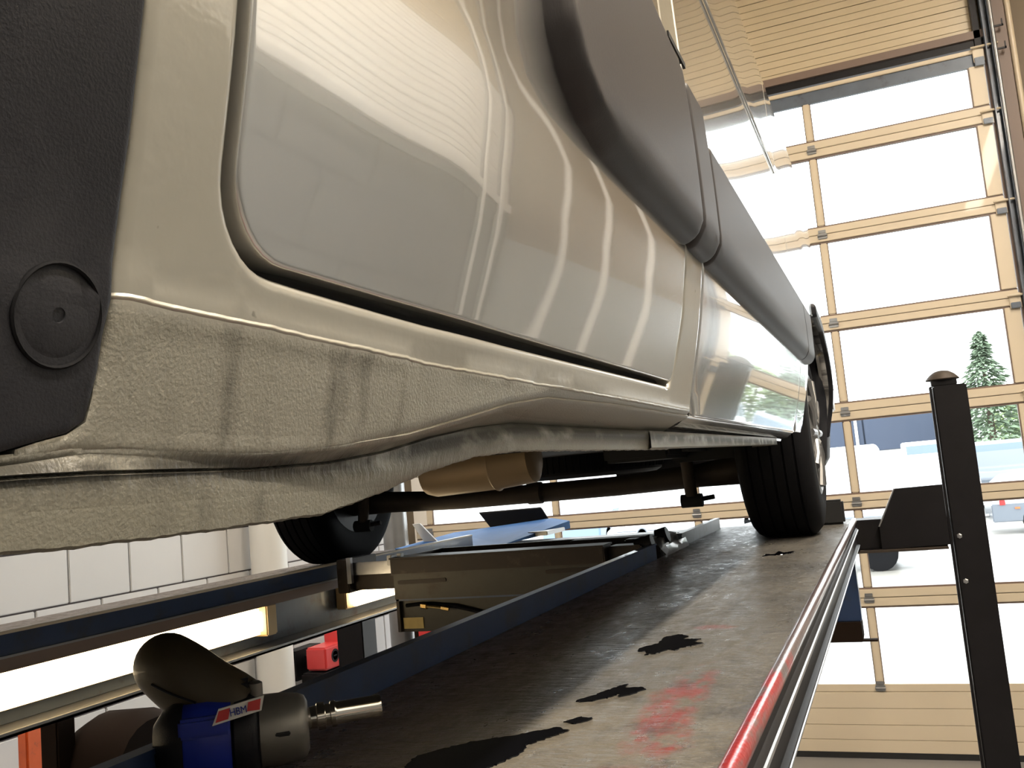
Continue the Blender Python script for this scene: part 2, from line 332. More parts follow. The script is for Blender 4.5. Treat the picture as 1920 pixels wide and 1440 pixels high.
# left wall: sand-lime blocks, each its own piece, dark joints
wl = struct(obj('wall_left', MB().box(XL-.3, XL-.012, YB-.3, YD+.3, FZ, CZ+.2), 'mortar'))
bw, bh = .417, .285; z0 = -.155-6*bh
bmesh_block = MB().box(-.03, 0, 0, bw-.009, 0, bh-.009, c=.004); blk = None
for r in range(12):
    for k in range(22):
        y = 3.644-4*bw + k*bw + (.2085 if r % 2 else 0) - 1.25
        y = 3.644 - 7*bw + k*bw - (.2085 if r % 2 == 1 else 0)
        if y > YD-.1: continue
        if blk is None: blk = obj('block', bmesh_block, 'block', wl, loc=(XL, y, z0+r*bh))
        else:
            q = blk.copy(); col.objects.link(q); q.location = (XL, y, z0+r*bh); q.parent = wl
obj('upper_wall_panel', MB().box(XL-.02, XL, YB, YD, z0+12*bh, CZ), 'block', wl)
obj('rear_wall_panel', MB().box(XL-.02, XL, YB, 3.644-7*bw-.22, FZ, z0+12*bh), 'block', wl)
# right wall (seen as a reflection in the van)
wr = struct(obj('wall_right', MB().box(XR, XR+.3, YB-.3, YD+.3, FZ, CZ+.2), 'greywall'))
rb = MB().box(-.012, 0, 0, .85, 0, .42, c=.005); blk = None
for r in range(8):
    for k in range(13):
        loc = (XR, YB+.1+k*.862+(.43 if r % 2 else 0), FZ+.02+r*.432)
        if loc[1] > YD-.9: continue
        if blk is None: blk = obj('wall_block', rb, 'greywall', wr, loc=loc)
        else: q = blk.copy(); col.objects.link(q); q.location = loc; q.parent = wr
rows = []
pk = MB(); 
for i in range(4): pk.box(-.03, 0, 0, YD-YB-.1, i*.07, i*.07+.064, c=.003)
blk = None
for r in range(10):
    loc = (XR, YB+.05, 1.42+r*.285)
    if blk is None: blk = obj('cladding_panel', pk, 'whiteclad', wr, loc=loc)
    else: q = blk.copy(); col.objects.link(q); q.location = loc; q.parent = wr
    if r == 4: blk = obj('cladding_panel', pk, 'creamwall', wr, loc=(XR, YB+.05, 1.42+r*.285)); bpy.data.objects.remove(q)
obj('cable_tray', MB().box(XR-.10, XR-.02, YB+.1, YD-.1, 1.30, 1.40, c=.006), 'whiteclad', wr)
obj('cable_tray', MB().box(XR-.07, XR-.02, YB+.1, YD-.1, 1.17, 1.21, c=.006), 'greywall', wr)
for i, y in enumerate((5.9, 6.6)):
    obj('conduit', MB().box(XR-.08, XR-.035, y-.06, y+.10, FZ, CZ-.01).tube([(XR-.10, y, FZ), (XR-.10, y, CZ)], .022, mi=1).tube([(XR-.10, y+.055, FZ), (XR-.10, y+.055, CZ)], .016, mi=1), ['greywall', 'whiteclad'], wr, smooth=40)
struct(obj('wall_back', MB().box(XL-.3, XR+.3, YB-.3, YB, FZ, CZ+.2), 'greywall'))
# front wall around and above the sectional door
DX0, DX1, DTOP = -3.75, 1.0, 2.93
wf = MB().box(DX1+.06, XR+.3, YD+.06, YD+.3, FZ, CZ+.2).box(XL-.3, DX0-.06, YD+.06, YD+.3, FZ, CZ+.2).box(DX0-.06, DX1+.06, YD+.06, YD+.3, DTOP+.1, CZ+.2)
wfo = struct(obj('wall_front', wf, 'tanwall'))
lp = MB()
for i in range(4): lp.box(0, DX1-DX0-.06, -.012, 0, i*.0535, i*.0535+.0505, c=.0015)
blk = None
for r in range(6):
    loc = (DX0, YD+.055, DTOP+.13+r*.216)
    if blk is None: blk = obj('cladding_panel', lp, 'creamwall', wfo, loc=loc)
    else: q = blk.copy(); col.objects.link(q); q.location = loc; q.parent = wfo
for x in (1.55, 1.95, 2.35): obj('conduit', MB().tube([(x, YD+.02, FZ), (x, YD+.02, CZ)], .035), 'whiteclad', wfo, smooth=40)
obj('dark_reflection_panel', MB().box(1.15, XR-.02, YD+.02, YD+.058, FZ, 1.0, c=.004), 'greywall', wfo)  # out of view; added so the van's side reflects a darker zone
obj('lintel_seal', MB().box(DX0, DX1-.04, YD-.03, YD+.04, DTOP+.075, DTOP+.13), 'creamdark', wfo)
obj('lintel_dark_strip', MB().box(DX0, DX1-.04, YD-.01, YD+.05, DTOP+.02, DTOP+.07), 'black', wfo)  # solid black strip below the lintel seal
obj('jamb_strip', MB().box(.885, .925, YD-.03, YD+.05, DTOP, CZ), 'black', wfo)
# the door itself
door = struct(obj('door_1', MB().box(DX1-.075, DX1-.06, YD-.03, YD+.02, FZ, DTOP), 'creamdark'))
def rail(x0, x1, z0, z1):
    m = MB(); zm = (z0+z1)/2
    m.box(x0, x1, YD-.03, YD+.015, zm+.002, z1-.012, c=.003).box(x0, x1, YD-.03, YD+.015, z0+.012, zm-.002, c=.003)
    m.box(x0, x1, YD-.02, YD+.012, z1-.013, z1, mi=1).box(x0, x1, YD-.02, YD+.012, z0, z0+.013, mi=1).box(x0, x1, YD-.012, YD, zm-.003, zm+.003, mi=1)
    return m
SX1 = .825
railz = [(2.392, 2.529), (1.764, 1.892), (1.117, 1.243), (.47, .61), (-.156, -.033), (-.83, -.69)]
for z0_, z1_ in railz: obj('door_rail', rail(DX0, DX1-.08, z0_, z1_), ['cream', 'creamdark'], door)
obj('top_rail', MB().box(DX0, DX1-.08, YD-.03, YD+.015, 2.90, 2.93, c=.004).box(DX0, DX1-.08, YD-.015, YD+.012, 2.81, 2.90, mi=1), ['cream', 'greyblue'], door)
bpn = MB().box(DX0, DX1-.08, YD-.025, YD+.015, -1.395, -1.344, c=.003)
for i, (a, b) in enumerate(((-1.505, -1.397), (-1.615, -1.507), (-1.715, -1.617), (-1.80, -1.717))): bpn.box(DX0, DX1-.08, YD-.03, YD+.015, a, b, c=.002)
obj('bottom_panel', bpn, 'cream', door)
obj('floor_seal', MB().box(DX0, DX1-.08, YD-.03, YD+.02, FZ, -1.80), 'under', door)
bays = [-3.75, -3.62, -2.50, -1.385, -.26]
edges = [(-1.344, -.83), (-.69, -.156), (-.033, .47), (.61, 1.117), (1.243, 1.764), (1.892, 2.392), (2.529, 2.81)]
for (a, b) in edges:
    for x in bays[1:]:
        obj('mullion', MB().box(x-.024, x+.024, YD-.025, YD+.012, a, b, c=.006).box(x-.030, x+.030, YD-.008, YD+.01, a, b, mi=1), ['cream', 'creamdark'], door)
    xs = bays+[SX1]
    obj('stile', MB().box(SX1, DX1-.08, YD-.03, YD+.015, a, b, c=.003).box(SX1-.008, SX1, YD-.02, YD+.012, a, b, mi=1), ['cream', 'creamdark'], door)
    for i in range(1, 5):
        obj('pane', MB().box(xs[i]+.03, xs[i+1]-.008-(0.022 if i < 4 else 0), YD-.004, YD, a, b), 'glass', door)
for z0_, z1_ in railz+[(-1.41, -1.30)]:
    zm = (z0_+z1_)/2
    for x in bays[1:]:
        h = obj('hinge', MB().box(x-.032, x+.032, YD-.038, YD-.029, zm-.034, zm+.006, c=.003).tube([(x-.034, YD-.04, zm-.012), (x+.034, YD-.04, zm-.012)], .006, 8).box(x-.026, x+.026, YD-.036, YD-.03, zm+.008, zm+.032, c=.002), 'galv', door)
    h = obj('roller_bracket', MB().box(.86, .93, YD-.045, YD-.03, zm-.075, zm+.03, c=.004).box(.865, .925, YD-.055, YD-.045, zm-.075, zm-.035, mi=1, c=.003).tube([(.85, YD-.06, zm+.012), (.99, YD-.06, zm+.012)], .008, 8), ['cream', 'greyblue'], door)
h = obj('roller_bracket', MB().box(.86, .93, YD-.045, YD-.03, 2.83, 2.93, c=.004).box(.865, .925, YD-.055, YD-.045, 2.80, 2.86, mi=1, c=.003).tube([(.85, YD-.06, 2.93), (1.02, YD-.06, 2.93)], .008, 8), ['cream', 'greyblue'], door)
# tracks and post beside the door
def chan(x0, x1, y0, y1, t=.006): return MB().box(x0, x1, y1-t, y1, FZ, CZ-.02).box(x0, x0+t, y0, y1, FZ, CZ-.02).box(x1-t, x1, y0, y1, FZ, CZ-.02)
tr1 = struct(obj('trim_1', chan(.94, .985, YD-.09, YD-.02), 'greyblue'))
obj('track_lip', MB().tube([(.995, YD-.10, FZ), (.995, YD-.10, CZ-.02)], .012, 10), 'galv', tr1, smooth=40)
for z in (3.02, 2.86): obj('track_bracket', MB().box(.99, 1.06, YD-.11, YD-.10, z, z+.012).box(1.05, 1.058, YD-.11, YD-.10, z, z+.05), 'black', tr1)
struct(obj('trim_2', MB().box(1.0, 1.085, YD-.05, YD+.06, FZ, CZ), 'creamdark'))
tag(obj('wall_conduit', MB().tube([(1.115, YD+.0, FZ), (1.115, YD+.0, 2.2)], .020, 14).tube([(1.115, YD+.0, 2.22), (1.115, YD+.0, CZ)], .020, 14).tube([(1.115, YD, 2.18), (1.115, YD, 2.25)], .024, 14), 'cream', smooth=40), 'cream conduit pipe running up the wall right of the door track', 'pipe')

# ================================================================== OUTSIDE
struct(obj('ground', MB().box(-60, 60, YD+.3, 120, -2.1, -1.9), 'asphalt'))
bd = thing('building', 'long dark blue clad building behind the parked vans', 'building', (-5, 42, -1.9))
bm_ = 0
for k in range(9):
    x = -24.1+k*2.9; obj('cladding_panel', MB().box(x, x+2.84, 41.9, 42.0, .2, 1.66, c=.02), 'bldg', bd)
obj('base_wall', MB().box(-24, 2.0, 42.0, 50, -1.9, .2), 'carwhite', bd); obj('body', MB().box(-24, 2.0, 42.05, 50, .2, 1.62), 'bldg', bd)
obj('white_downpipe', MB().box(-1.28, -1.16, 41.8, 41.9, .2, 1.64), 'carwhite', bd); under(bd)
def vehicle(name, label, cat, x, y, L, W, H, m, kind='van', face=0, group=None):
    r = thing(name, label, cat, (0, 0, 0), group)
    hh = H
    if kind == 'van': prof = [(-L/2, .35), (-L/2, .95), (-L/2+.25, 1.15), (-L/2+.95, 1.25), (-L/2+1.5, hh-.12), (-L/2+1.8, hh), (L/2-.1, hh), (L/2, hh-.15), (L/2, .35)]
    else: prof = [(-L/2, .32), (-L/2+.02, .75), (-L/2+.9, .92), (-L/2+1.5, hh-.05), (-L/2+1.9, hh), (L/2-1.2, hh), (L/2-.4, .98), (L/2, .9), (L/2, .32)]
    b = obj('body', MB().prism(prof, -W/2, W/2, 'y'), m, r, bevel=.05)
    wn = [(-L/2+1.12, 1.25 if kind == 'van' else .95), (-L/2+1.6, hh-.2), (-L/2+(2.3 if kind == 'van' else 3.0), hh-.2), (-L/2+(2.3 if kind == 'van' else 3.3), 1.25 if kind == 'van' else .95)]
    for s in (-1, 1): obj('side_window', MB().prism(wn, s*(W/2+.004)-.004, s*(W/2+.004)+.004, 'y'), 'carglass', r)
    obj('windscreen', MB().prism([(-L/2+1.0, 1.25 if kind == 'van' else .95), (-L/2+1.48, hh-.12), (-L/2+1.5, hh-.14), (-L/2+1.05, 1.2 if kind == 'van' else .93)], -W/2+.12, W/2-.12, 'y'), 'carglass', r)
    for xx in (-L/2+.85, L/2-.85):
        for s in (-1, 1): obj('wheel', MB().lathe([(-.1, .2), (-.1, .32), (.1, .32), (.1, .2), (.08, .1), (.08, 0)], (xx, s*(W/2-.1), .32), (0, s, 0), 20), 'rubber', r, smooth=40)
    r.location = (x, y, -1.9); r.rotation_euler = (0, 0, face); return r
PI = math.pi
vehicle('parked_van', 'white panel van parked behind the door, left of the black lift post', 'van', -2.6, 30, 4.6, 1.9, 2.32, 'carwhite', face=0)
vehicle('parked_van', 'white panel van whose roof shows just left of the black lift post', 'van', 1.28, 31, 4.4, 1.9, 2.28, 'carwhite', face=PI/2)
vehicle('parked_car', 'dark grey parked car seen directly right of the black lift post', 'car', 3.3, 34.6, 4.0, 1.8, 2.1, 'cargrey', 'van', face=PI/2)
vehicle('parked_van', 'white panel van at right edge, beside the dark grey car', 'van', 4.75, 28.5, 4.6, 1.9, 2.25, 'carwhite')
vehicle('parked_car', 'blue-grey parked car seen under the van through the door', 'car', -8.7, 27.5, 4.2, 1.75, 1.3, 'carblue', 'car', face=PI/2)
vehicle('parked_car', 'grey parked car under the lift crossbeam beside the black post', 'car', -1.6, 18.8, 4.1, 1.75, 1.0, 'cargrey', 'car')
ec = vehicle('parked_car', 'white car with a winged chrome badge on its nose', 'car', -5.7, 24, 4.2, 1.8, 1.5, 'carwhite', 'car', face=PI/2)
g = MB()
for s in (-1, 1):
    for z in (.72, .62): g.box(-2.13, -2.10, s*.14 if s > 0 else -.62, .62 if s > 0 else -.14, z, z+.025)
g.lathe([(0, .10), (0, .13), (.03, .13), (.03, .10), (0, .10)], (-2.13, 0, .68), (1, 0, 0), 24)
obj('grille_badge', g, 'cargrey', ec)
tr = thing('trailer', 'small grey box trailer with a red tail light by the right edge', 'trailer', (2.7, 24.5, -1.9))
obj('box_body', MB().box(1.95, 3.6, 23.6, 25.4, -1.62, -1.22, c=.02), 'cargrey', tr); obj('tail_light', MB().box(2.12, 2.24, 23.56, 23.6, -1.24, -1.13, c=.01), 'redlight', tr)
obj('side_reflector', MB().box(2.42, 2.52, 23.57, 23.6, -1.34, -1.30), 'orange', tr); obj('wheel', MB().lathe([(-.1, .15), (-.1, .3), (.1, .3), (.1, .15), (.09, 0)], (2.85, 23.7, -1.6), (0, 1, 0), 20), 'rubber', tr, smooth=40); obj('drawbar', MB().tube([(1.2, 24.4, -1.55), (1.95, 24.3, -1.5)], .04, 8), 'galv', tr); under(tr)
def conifer(x, y, h, r, label, m='foliage', kind='conifer'):
    t = thing('tree', label, 'tree', (x, y, -1.9)); rnd = random.Random(int(x*10+h))
    obj('trunk', MB().tube([(0, 0, 0), (0, 0, h*.9)], [.18, .03], 8), 'bark', t); mb = MB()
    for i in range(2600):
        u = rnd.random()**.8; z = h*(.12+.88*u); rr = r*(1-u)**.8*(.55+.45*rnd.random()) if kind == 'conifer' else r*math.sin(math.pi*min(.97, .12+.85*u))**.6*(.6+.4*rnd.random())
        rr *= 1+.18*math.sin(z*5+x); a = rnd.random()*2*PI; c = Vector((rr*math.cos(a), rr*math.sin(a), z)); s = .09+.1*rnd.random()
        d1 = Vector((math.cos(a), math.sin(a), -.35)).normalized()*s*1.6; d2 = Vector((-math.sin(a), math.cos(a), rnd.uniform(-.5, .5)))*s*.6
        mb.add([c-d1*.3-d2, c-d1*.3+d2, c+d1], [(0, 1, 2)])
    o = obj('foliage', mb, m, t); o['kind'] = 'stuff'; return t
conifer(3.63, 39, 6.2, 1.7, 'tall pointed conifer showing above the black lift post')
conifer(4.3, 47, 4.5, 1.7, 'broad dark green tree under the pointed conifer', 'foliage', 'round')
conifer(5.65, 43, 4.1, 1.8, 'yellow-green leafy tree at the right edge of the door', 'foliage2', 'round')
conifer(6.9, 39.5, 4.2, 1.5, 'light green tree beyond the right door stile', 'foliage2', 'round')

# ================================================================== THE VAN
van = thing('van', 'silver panel van with grey plastic side mouldings standing on the raised lift', 'van', (-1.2, 1.4, 0))
XC = -1.207
_zs = np.array([.20, .30, .345, .42, .49, .58, .70, .955, .972, .985, 1.02, 1.25, 1.30, 1.45, 1.80, 1.92])
_xs = np.array([-.245, -.221, -.212, -.194, -.182, -.179, -.180, -.186, -.190, -.184, -.186, -.192, -.200, -.242, -.36, -.47])
_zz = np.linspace(.1, 2.1, 2001); _xx = np.interp(_zz, _zs, _xs); _k = np.exp(-.5*(np.arange(-40, 41)/10.)**2); _k /= _k.sum()
_xsm = np.convolve(np.pad(_xx, 40, mode='edge'), _k, 'valid')
_wt = np.clip((np.abs(_zz-.98)-.03)/.02, 0, 1); _xsm = _xsm*_wt+np.interp(_zz, _zs, _xs)*(1-_wt)
def S(y, z):
    x = float(np.interp(z, _zz, _xsm))
    if y > 3.7: x -= .35*(y-3.7)**2*1.4
    x += .0016*math.exp(-((z-.3215)/.0022)**2) if .16 < y < 1.12 else 0       # sealed seam bead
    if z > .33: x += .0011*math.exp(-((y-.47)/.055)**2)
    if y < 0: x -= .25*y*y
    return x
def roundpoly(pts, rad, seg=7):
    """pts (y,z) with a radius at each corner"""
    out = []; n = len(pts)
    for i in range(n):
        p = Vector(pts[i]); a = Vector(pts[i-1])-p; b = Vector(pts[(i+1) % n])-p; r = rad[i] if isinstance(rad, (list, tuple)) else rad
        if r <= 0: out.append(tuple(p)); continue
        an = a.angle(b); d = min(r/math.tan(an/2), a.length*.45, b.length*.45); r = d*math.tan(an/2)
        p0 = p+a.normalized()*d; p1 = p+b.normalized()*d; c = p+(a.normalized()+b.normalized()).normalized()*(r/math.sin(an/2))
        v0 = p0-c; v1 = p1-c; t = v0.angle(v1)
        for k in range(seg+1):
            u = k/seg; out.append(tuple(c+(v0*math.sin((1-u)*t)+v1*math.sin(u*t))/max(1e-9, math.sin(t))))
    return out
def resample(poly, step):
    out = []
    for i in range(len(poly)):
        a = np.array(poly[i]); b = np.array(poly[(i+1) % len(poly)]); L = np.linalg.norm(b-a); k = max(1, int(math.ceil(L/step)))
        for j in range(k):
            q = a+(b-a)*j/k
            if not out or np.linalg.norm(q-out[-1]) > 1e-4: out.append(q)
    return np.array(out)
def dist_poly(P, poly):
    d = np.full(len(P), 1e9); A = poly; B = np.roll(poly, -1, 0)
    for a, b in zip(A, B):
        ab = b-a; t = np.clip(((P-a)@ab)/max(1e-12, ab@ab), 0, 1); q = a+t[:, None]*ab; d = np.minimum(d, np.hypot(*(P-q).T))
    return d
def inside(P, poly):
    c = np.zeros(len(P), bool); A = poly; B = np.roll(poly, -1, 0)
    for a, b in zip(A, B):
        m = ((a[1] > P[:, 1]) != (b[1] > P[:, 1])); 
        if abs(b[1]-a[1]) < 1e-12: continue
        xi = (b[0]-a[0])*(P[:, 1]-a[1])/(b[1]-a[1])+a[0]; c ^= m & (P[:, 0] < xi)
    return c
def panel(poly, step=.02, edge=.004, depth=.03, proud=0.0, fine=None, surf=S, estep=.012, sx=1, soft=None):
    """closed-edge sheet-metal panel following the body surface, with a rolled edge"""
    poly = resample(poly, estep)
    area2 = np.sum(poly[:, 0]*np.roll(poly[:, 1], -1)-np.roll(poly[:, 0], -1)*poly[:, 1])
    if area2 < 0: poly = poly[::-1]
    nrm = np.roll(poly, -1, 0)-np.roll(poly, 1, 0); nrm = np.stack([-nrm[:, 1], nrm[:, 0]], 1); nrm /= np.maximum(1e-9, np.linalg.norm(nrm, axis=1))[:, None]
    V = [poly]; F = [.0]
    for t in (.12, .4, .75, 1.05, 1.5, 2.6):
        q = poly+nrm*edge*t; ok = inside(q, poly) & (dist_poly(q, poly) > edge*t*.93); V.append(q[ok])
    y0, z0 = poly.min(0); y1, z1 = poly.max(0)
    gy, gz = np.meshgrid(np.arange(y0, y1, step), np.arange(z0, z1, step)); G = np.stack([gy.ravel(), gz.ravel()], 1)
    if fine:
        fy0, fy1, fz0, fz1, fs = fine; gy, gz = np.meshgrid(np.arange(max(y0, fy0), min(y1, fy1), fs), np.arange(max(z0, fz0), min(z1, fz1), fs)); G = np.concatenate([G, np.stack([gy.ravel(), gz.ravel()], 1)])
    G = G[inside(G, poly)]; G = G[dist_poly(G, poly) > edge*3.2]; V.append(G)
    A = np.concatenate(V); n = len(poly)
    ed = [(i, (i+1) % n) for i in range(n)]
    r = delaunay_2d_cdt([Vector(p) for p in A], ed, [list(range(n))], 1, 1e-6)
    P = np.array([tuple(v) for v in r[0]]); d = dist_poly(P, poly); mb = MB(); vs = []
    for (y, z), dd in zip(P, d):
        t = min(1, dd/edge); off = proud-(min(edge*1.0, max(depth*.5, edge)) if proud == 0 else min(proud, edge))*(1-math.sqrt(max(0, 1-(1-t)**2)))
        if soft: off *= soft(y, z)
        x = surf(y, z)+off; vs.append((x if sx > 0 else 2*XC-x, y, z))
    fs = [tuple(f) for f in r[2]]; mb.add(vs, fs)
    # return flange inwards
    ids = [i for i, dd in enumerate(d) if dd < 1e-6]; 
    loop = [min(ids, key=lambda i: (P[i][0]-p[0])**2+(P[i][1]-p[1])**2) for p in poly]
    o = len(mb.v); 
    for i in loop: v = vs[i]; mb.v.append((v[0]-depth*sx, v[1], v[2]))
    m = len(loop)
    for k in range(m):
        mb.f.append((loop[k], loop[(k+1) % m], o+(k+1) % m, o+k)); mb.mi.append(0)
    return mb
# sill tables
ys = [.10, .16, .19, .217, .26, .30, .36, .42, .48, .55, .62, .80, 1.112]
LZ = [.268, .2712, .2742, .2775, .276, .275, .2785, .284, .293, .3045, .312, .315, .315]
def lip(y): return float(np.interp(y, ys, LZ))
sl = [(y, lip(y)) for y in np.linspace(.190, 1.118, 48)]
top = 1.86
# body side below and around the door: one pressing
U = sl + [(1.118, top), (1.019, top), (1.019, .50), (1.019, .42), (1.012, .375), (.998, .344)] + [(.60, .3415), (.425, .3405), (.315, .342)]
U += roundpoly([(.40, .341), (.2635, .343), (.2575, .50)], [0, .034, 0], 8)[1:-1] + [(.2575, .50), (.255, .80), (.255, top), (.217, top), (.2150, .80), (.2160, .42), (.2174, .373), (.2172, .333), (.2158, .300), (.2135, .2850), (.207, .2812), (.197, .2788), (.190, .2768)]
def softlip(y, z):
    if y < .2235 and z < .312: return .12+.88*max(0, (z-.296)/.016)
    if z > lip(y)+.007: return 1
    return .08+.92*min(1, max(0, (y-.36)/.10))
obj('body_side', panel(U, .03, .0058, .03, fine=(.2, 1.12, .26, .35, .006), estep=.012, soft=softlip), ['sill'], van, smooth=60)
inner = [(-.30, .335), (2.64, .335), (2.66, .5), (2.8, .70), (3.2, .84), (3.62, .70), (3.74, .45), (4.0, .45), (4.0, top-.02), (-.1, top-.02), (-.5, 1.0)]
obj('gap_backing', panel(inner, .05, .003, .005, surf=lambda y, z: S(y, z)-.016, estep=.04), 'under', van, smooth=60)  # added dark backing that stops light leaking through the panel gaps
# front door
dr = roundpoly([(.2625, top), (.2625, .50), (.2685, .3468), (1.003, .3488), (1.0145, .42), (1.0145, .55), (1.0145, top)], [0, 0, .034, .016, 0, 0, 0], 8)
obj('front_door', panel(dr, .018, .0019, .02, estep=.012), 'paint', van, smooth=60)
# rear side panel with the wheel arch cut out
arch = [(2.655, .318), (2.665, .42), (2.70, .53), (2.79, .62), (2.95, .685), (3.2, .71), (3.45, .685), (3.61, .62), (3.70, .53), (3.735, .42), (3.74, .318)]
rp = [(1.124, .315), (1.6, .3155), (2.2, .317), (2.447, .318)]
rsp = rp + [(2.447, top), (1.124, top)]
obj('side_panel', panel(rsp, .035, .0035, .03, estep=.03), 'paint', van, smooth=60)
rqp = [(2.453, .318)]+arch+[(4.02, .318), (4.10, .40), (4.12, 1.2), (4.08, 1.7), (4.0, top), (2.453, top)]
obj('quarter_panel', panel(rqp, .04, .004, .03, estep=.03), 'paint', van, smooth=60)
# sill fold and welded flange
def srow(y):
    I = lambda t: float(np.interp(y, ys, t)); L = I(LZ)
    Mz = I([.2655, .2680, .2692, .2698, .2698, .2698, .2718, .277, .2855, .293, .298, .2985, .3005]); Mx = I([-.2264, -.2269, -.2275, -.2286, -.2309, -.2339, -.238, -.243, -.246, -.249, -.251, -.252, -.252])
    Tz = I([.266, .2665, .2675, .2675, .2665, .266, .267, .270, .279, .2865, .2915, .294, .297]); Tx = I([-.2258, -.2262, -.2266, -.2273, -.2289, -.2322, -.2365, -.241, -.2445, -.245, -.245, -.245, -.245])
    Bz = I([.2475, .248, .2475, .247, .247, .2473, .2482, .2555, .2652, .2735, .2768, .277, .2775])
    sx = S(y, L)
    k_ = min(1, max(0, (y-.36)/.10)); pts = [(sx-.004*k_-.0006, L+.004*k_+.0015), (sx-.0004-.0011*k_, L+.0002), (sx-.0015-.0025*k_, L-.0015-.001*k_), ((sx+Mx)/2, (L+Mz)/2+.0005), (Mx+.002, Mz+.0005), (Mx, Mz), (Mx+.0015, Mz-.001), ((Mx+Tx)/2, (Mz+Tz)/2+.0005), (Tx-.001, Tz), (Tx, Tz-.003), (Tx-.001, (Tz+Bz)/2), (Tx-.0025, Bz+.001), (Tx-.0045, Bz), (Tx-.007, Bz+.003), (Tx-.02, Mz), (Tx-.05, .335)]
    rnd = math.sin(y*610)*.00018+math.sin(y*173)*.0002
    pts = [(a, b+(rnd if i in (11, 12) else 0)) for i, (a, b) in enumerate(pts)]
    return pts
rows = [[(a, y, b) for a, b in srow(y)] for y in np.linspace(.165, 1.117, 260)]
r0 = [(a-.035, .150, .262+(b-.262)*.7) for a, b in srow(.165)]; r1 = [(a-.010, .154, .262+(b-.262)*.9) for a, b in srow(.165)]; r2 = [(a-.003, .158, b) for a, b in srow(.165)]
obj('sill_flange', MB().loft([r0, r1, r2]+rows), 'sill', van, smooth=50)
rows = []
for y in np.linspace(1.123, 2.45, 24):
    L = .3155+.0015*(y-1.12); sx = S(y, L)
    rows.append([(sx-.001, y, L+.003), (sx-.002, y, L), (sx-.008, y, L-.003), (-.236, y, .306), (-.252, y, .303), (-.254, y, .298)])
obj('sill', MB().loft(rows), 'paint', van, smooth=50)
fl = MB()
for a, b in ((1.012, 2.26),):
    rows = [[(-.245, y, .2985+.004*(y-1)), (-.243, y, .296+.004*(y-1)), (-.243, y, .2795+.0075*(y-1)), (-.246, y, .2775+.0075*(y-1)), (-.252, y, .279+.0075*(y-1)), (-.256, y, .31)] for y in np.linspace(a, b, 12)]
    fl.loft(rows)
fl.box(-.30, -.243, 2.255, 2.262, .287, .31)
obj('rear_sill_flange', fl, 'sill', van, smooth=50)
# front wheel-arch cladding in black plastic with its push clip
cl = [(-.02, .2745), (.06, .2745), (.14, .2720), (.184, .2758), (.197, .2792), (.2065, .2815), (.2125, .2855)]+[(.2150, .300), (.2163, .333), (.2166, .373), (.2152, .42), (.2142, .80), (-.42, .98), (-.80, .80), (-.62, .76), (-.42, .78), (-.22, .74), (-.06, .62), (-.01, .45)]
cla = obj('wheel_arch_cladding', panel(cl, .03, .003, .03, fine=(.14, .22, .27, .36, .006), proud=.001, surf=lambda y, z: S(y, z)-.0005), 'plastic', van, smooth=60)
def plug(y, z, r):
    x = S(y, z); p = Vector((x+.001, y, z)); nx = Vector((1, 0, (S(y, z-.01)-S(y, z+.01))/.02)).normalized()
    return MB().lathe([(-.004, r*1.06), (-.0022, r*1.05), (-.0026, r*.98), (-.0006, r*.92), (.0002, r*.7), (.0002, r*.16), (-.002, r*.13), (-.002, .0)], p, nx, 40)
pl = obj('push_clip', plug(.1975, .3148, .0142), 'plastic', cla, smooth=30)
obj('clip_rim', MB().lathe([(-.003, .0143), (.0007, .0146), (.0012, .0152), (.0007, .0158), (-.003, .0160)], Vector((S(.1975, .3148)+.0005, .1975, .3148)), Vector((1, 0, -.22)), 40), 'rubber', cla, smooth=30)
# side mouldings: proud, with a slanted lower face
def msurf(y, z):
    b = -.181; t = min(1, max(0, (z-.494)/.032)); return b+.005+.019*math.sin(t*PI/2)-(.004*((z-.55)/.14)**2 if z > .55 else 0)
MT = .648
mo = roundpoly([(.575, .76), (.562, .58), (.70, .497), (1.0165, .4965), (1.0165, .645), (.86, .70)], [0, .05, .11, .012, 0, 0], 9)
mo = [(.62, .84), (.575, .70), (.566, .60), (.571, .558), (.590, .530), (.625, .511), (.68, .501), (.78, .4975)]+roundpoly([(.9, .497), (1.0155, .4968), (1.0155, .60)], [0, .012, 0], 5)[1:-1]+[(1.0155, .70), (.85, .73), (.72, .80)]
obj('door_moulding', panel(mo, .014, .010, .02, proud=.0, surf=msurf), 'mould', van, smooth=60)
def mbox(y0, y1, z1=.652, rad=.01):
    return roundpoly([(y0, .4965), (y1, .4965), (y1, z1), (y0, z1)], [rad, rad, .012, .012], 5)
obj('pillar_moulding', panel(mbox(1.020, 1.1195, .69), .014, .006, .02, surf=msurf), 'mould', van, smooth=60)
obj('side_moulding', panel(mbox(1.1240, 2.447, .645), .016, .006, .02, surf=msurf), 'mould', van, smooth=60)
obj('arch_moulding', panel(roundpoly([(2.451, .498), (2.648, .500), (2.655, .56), (2.70, .645), (2.451, .645)], [.008, .02, .02, .01, .01], 5), .016, .006, .02, surf=msurf), 'mould', van, smooth=60)
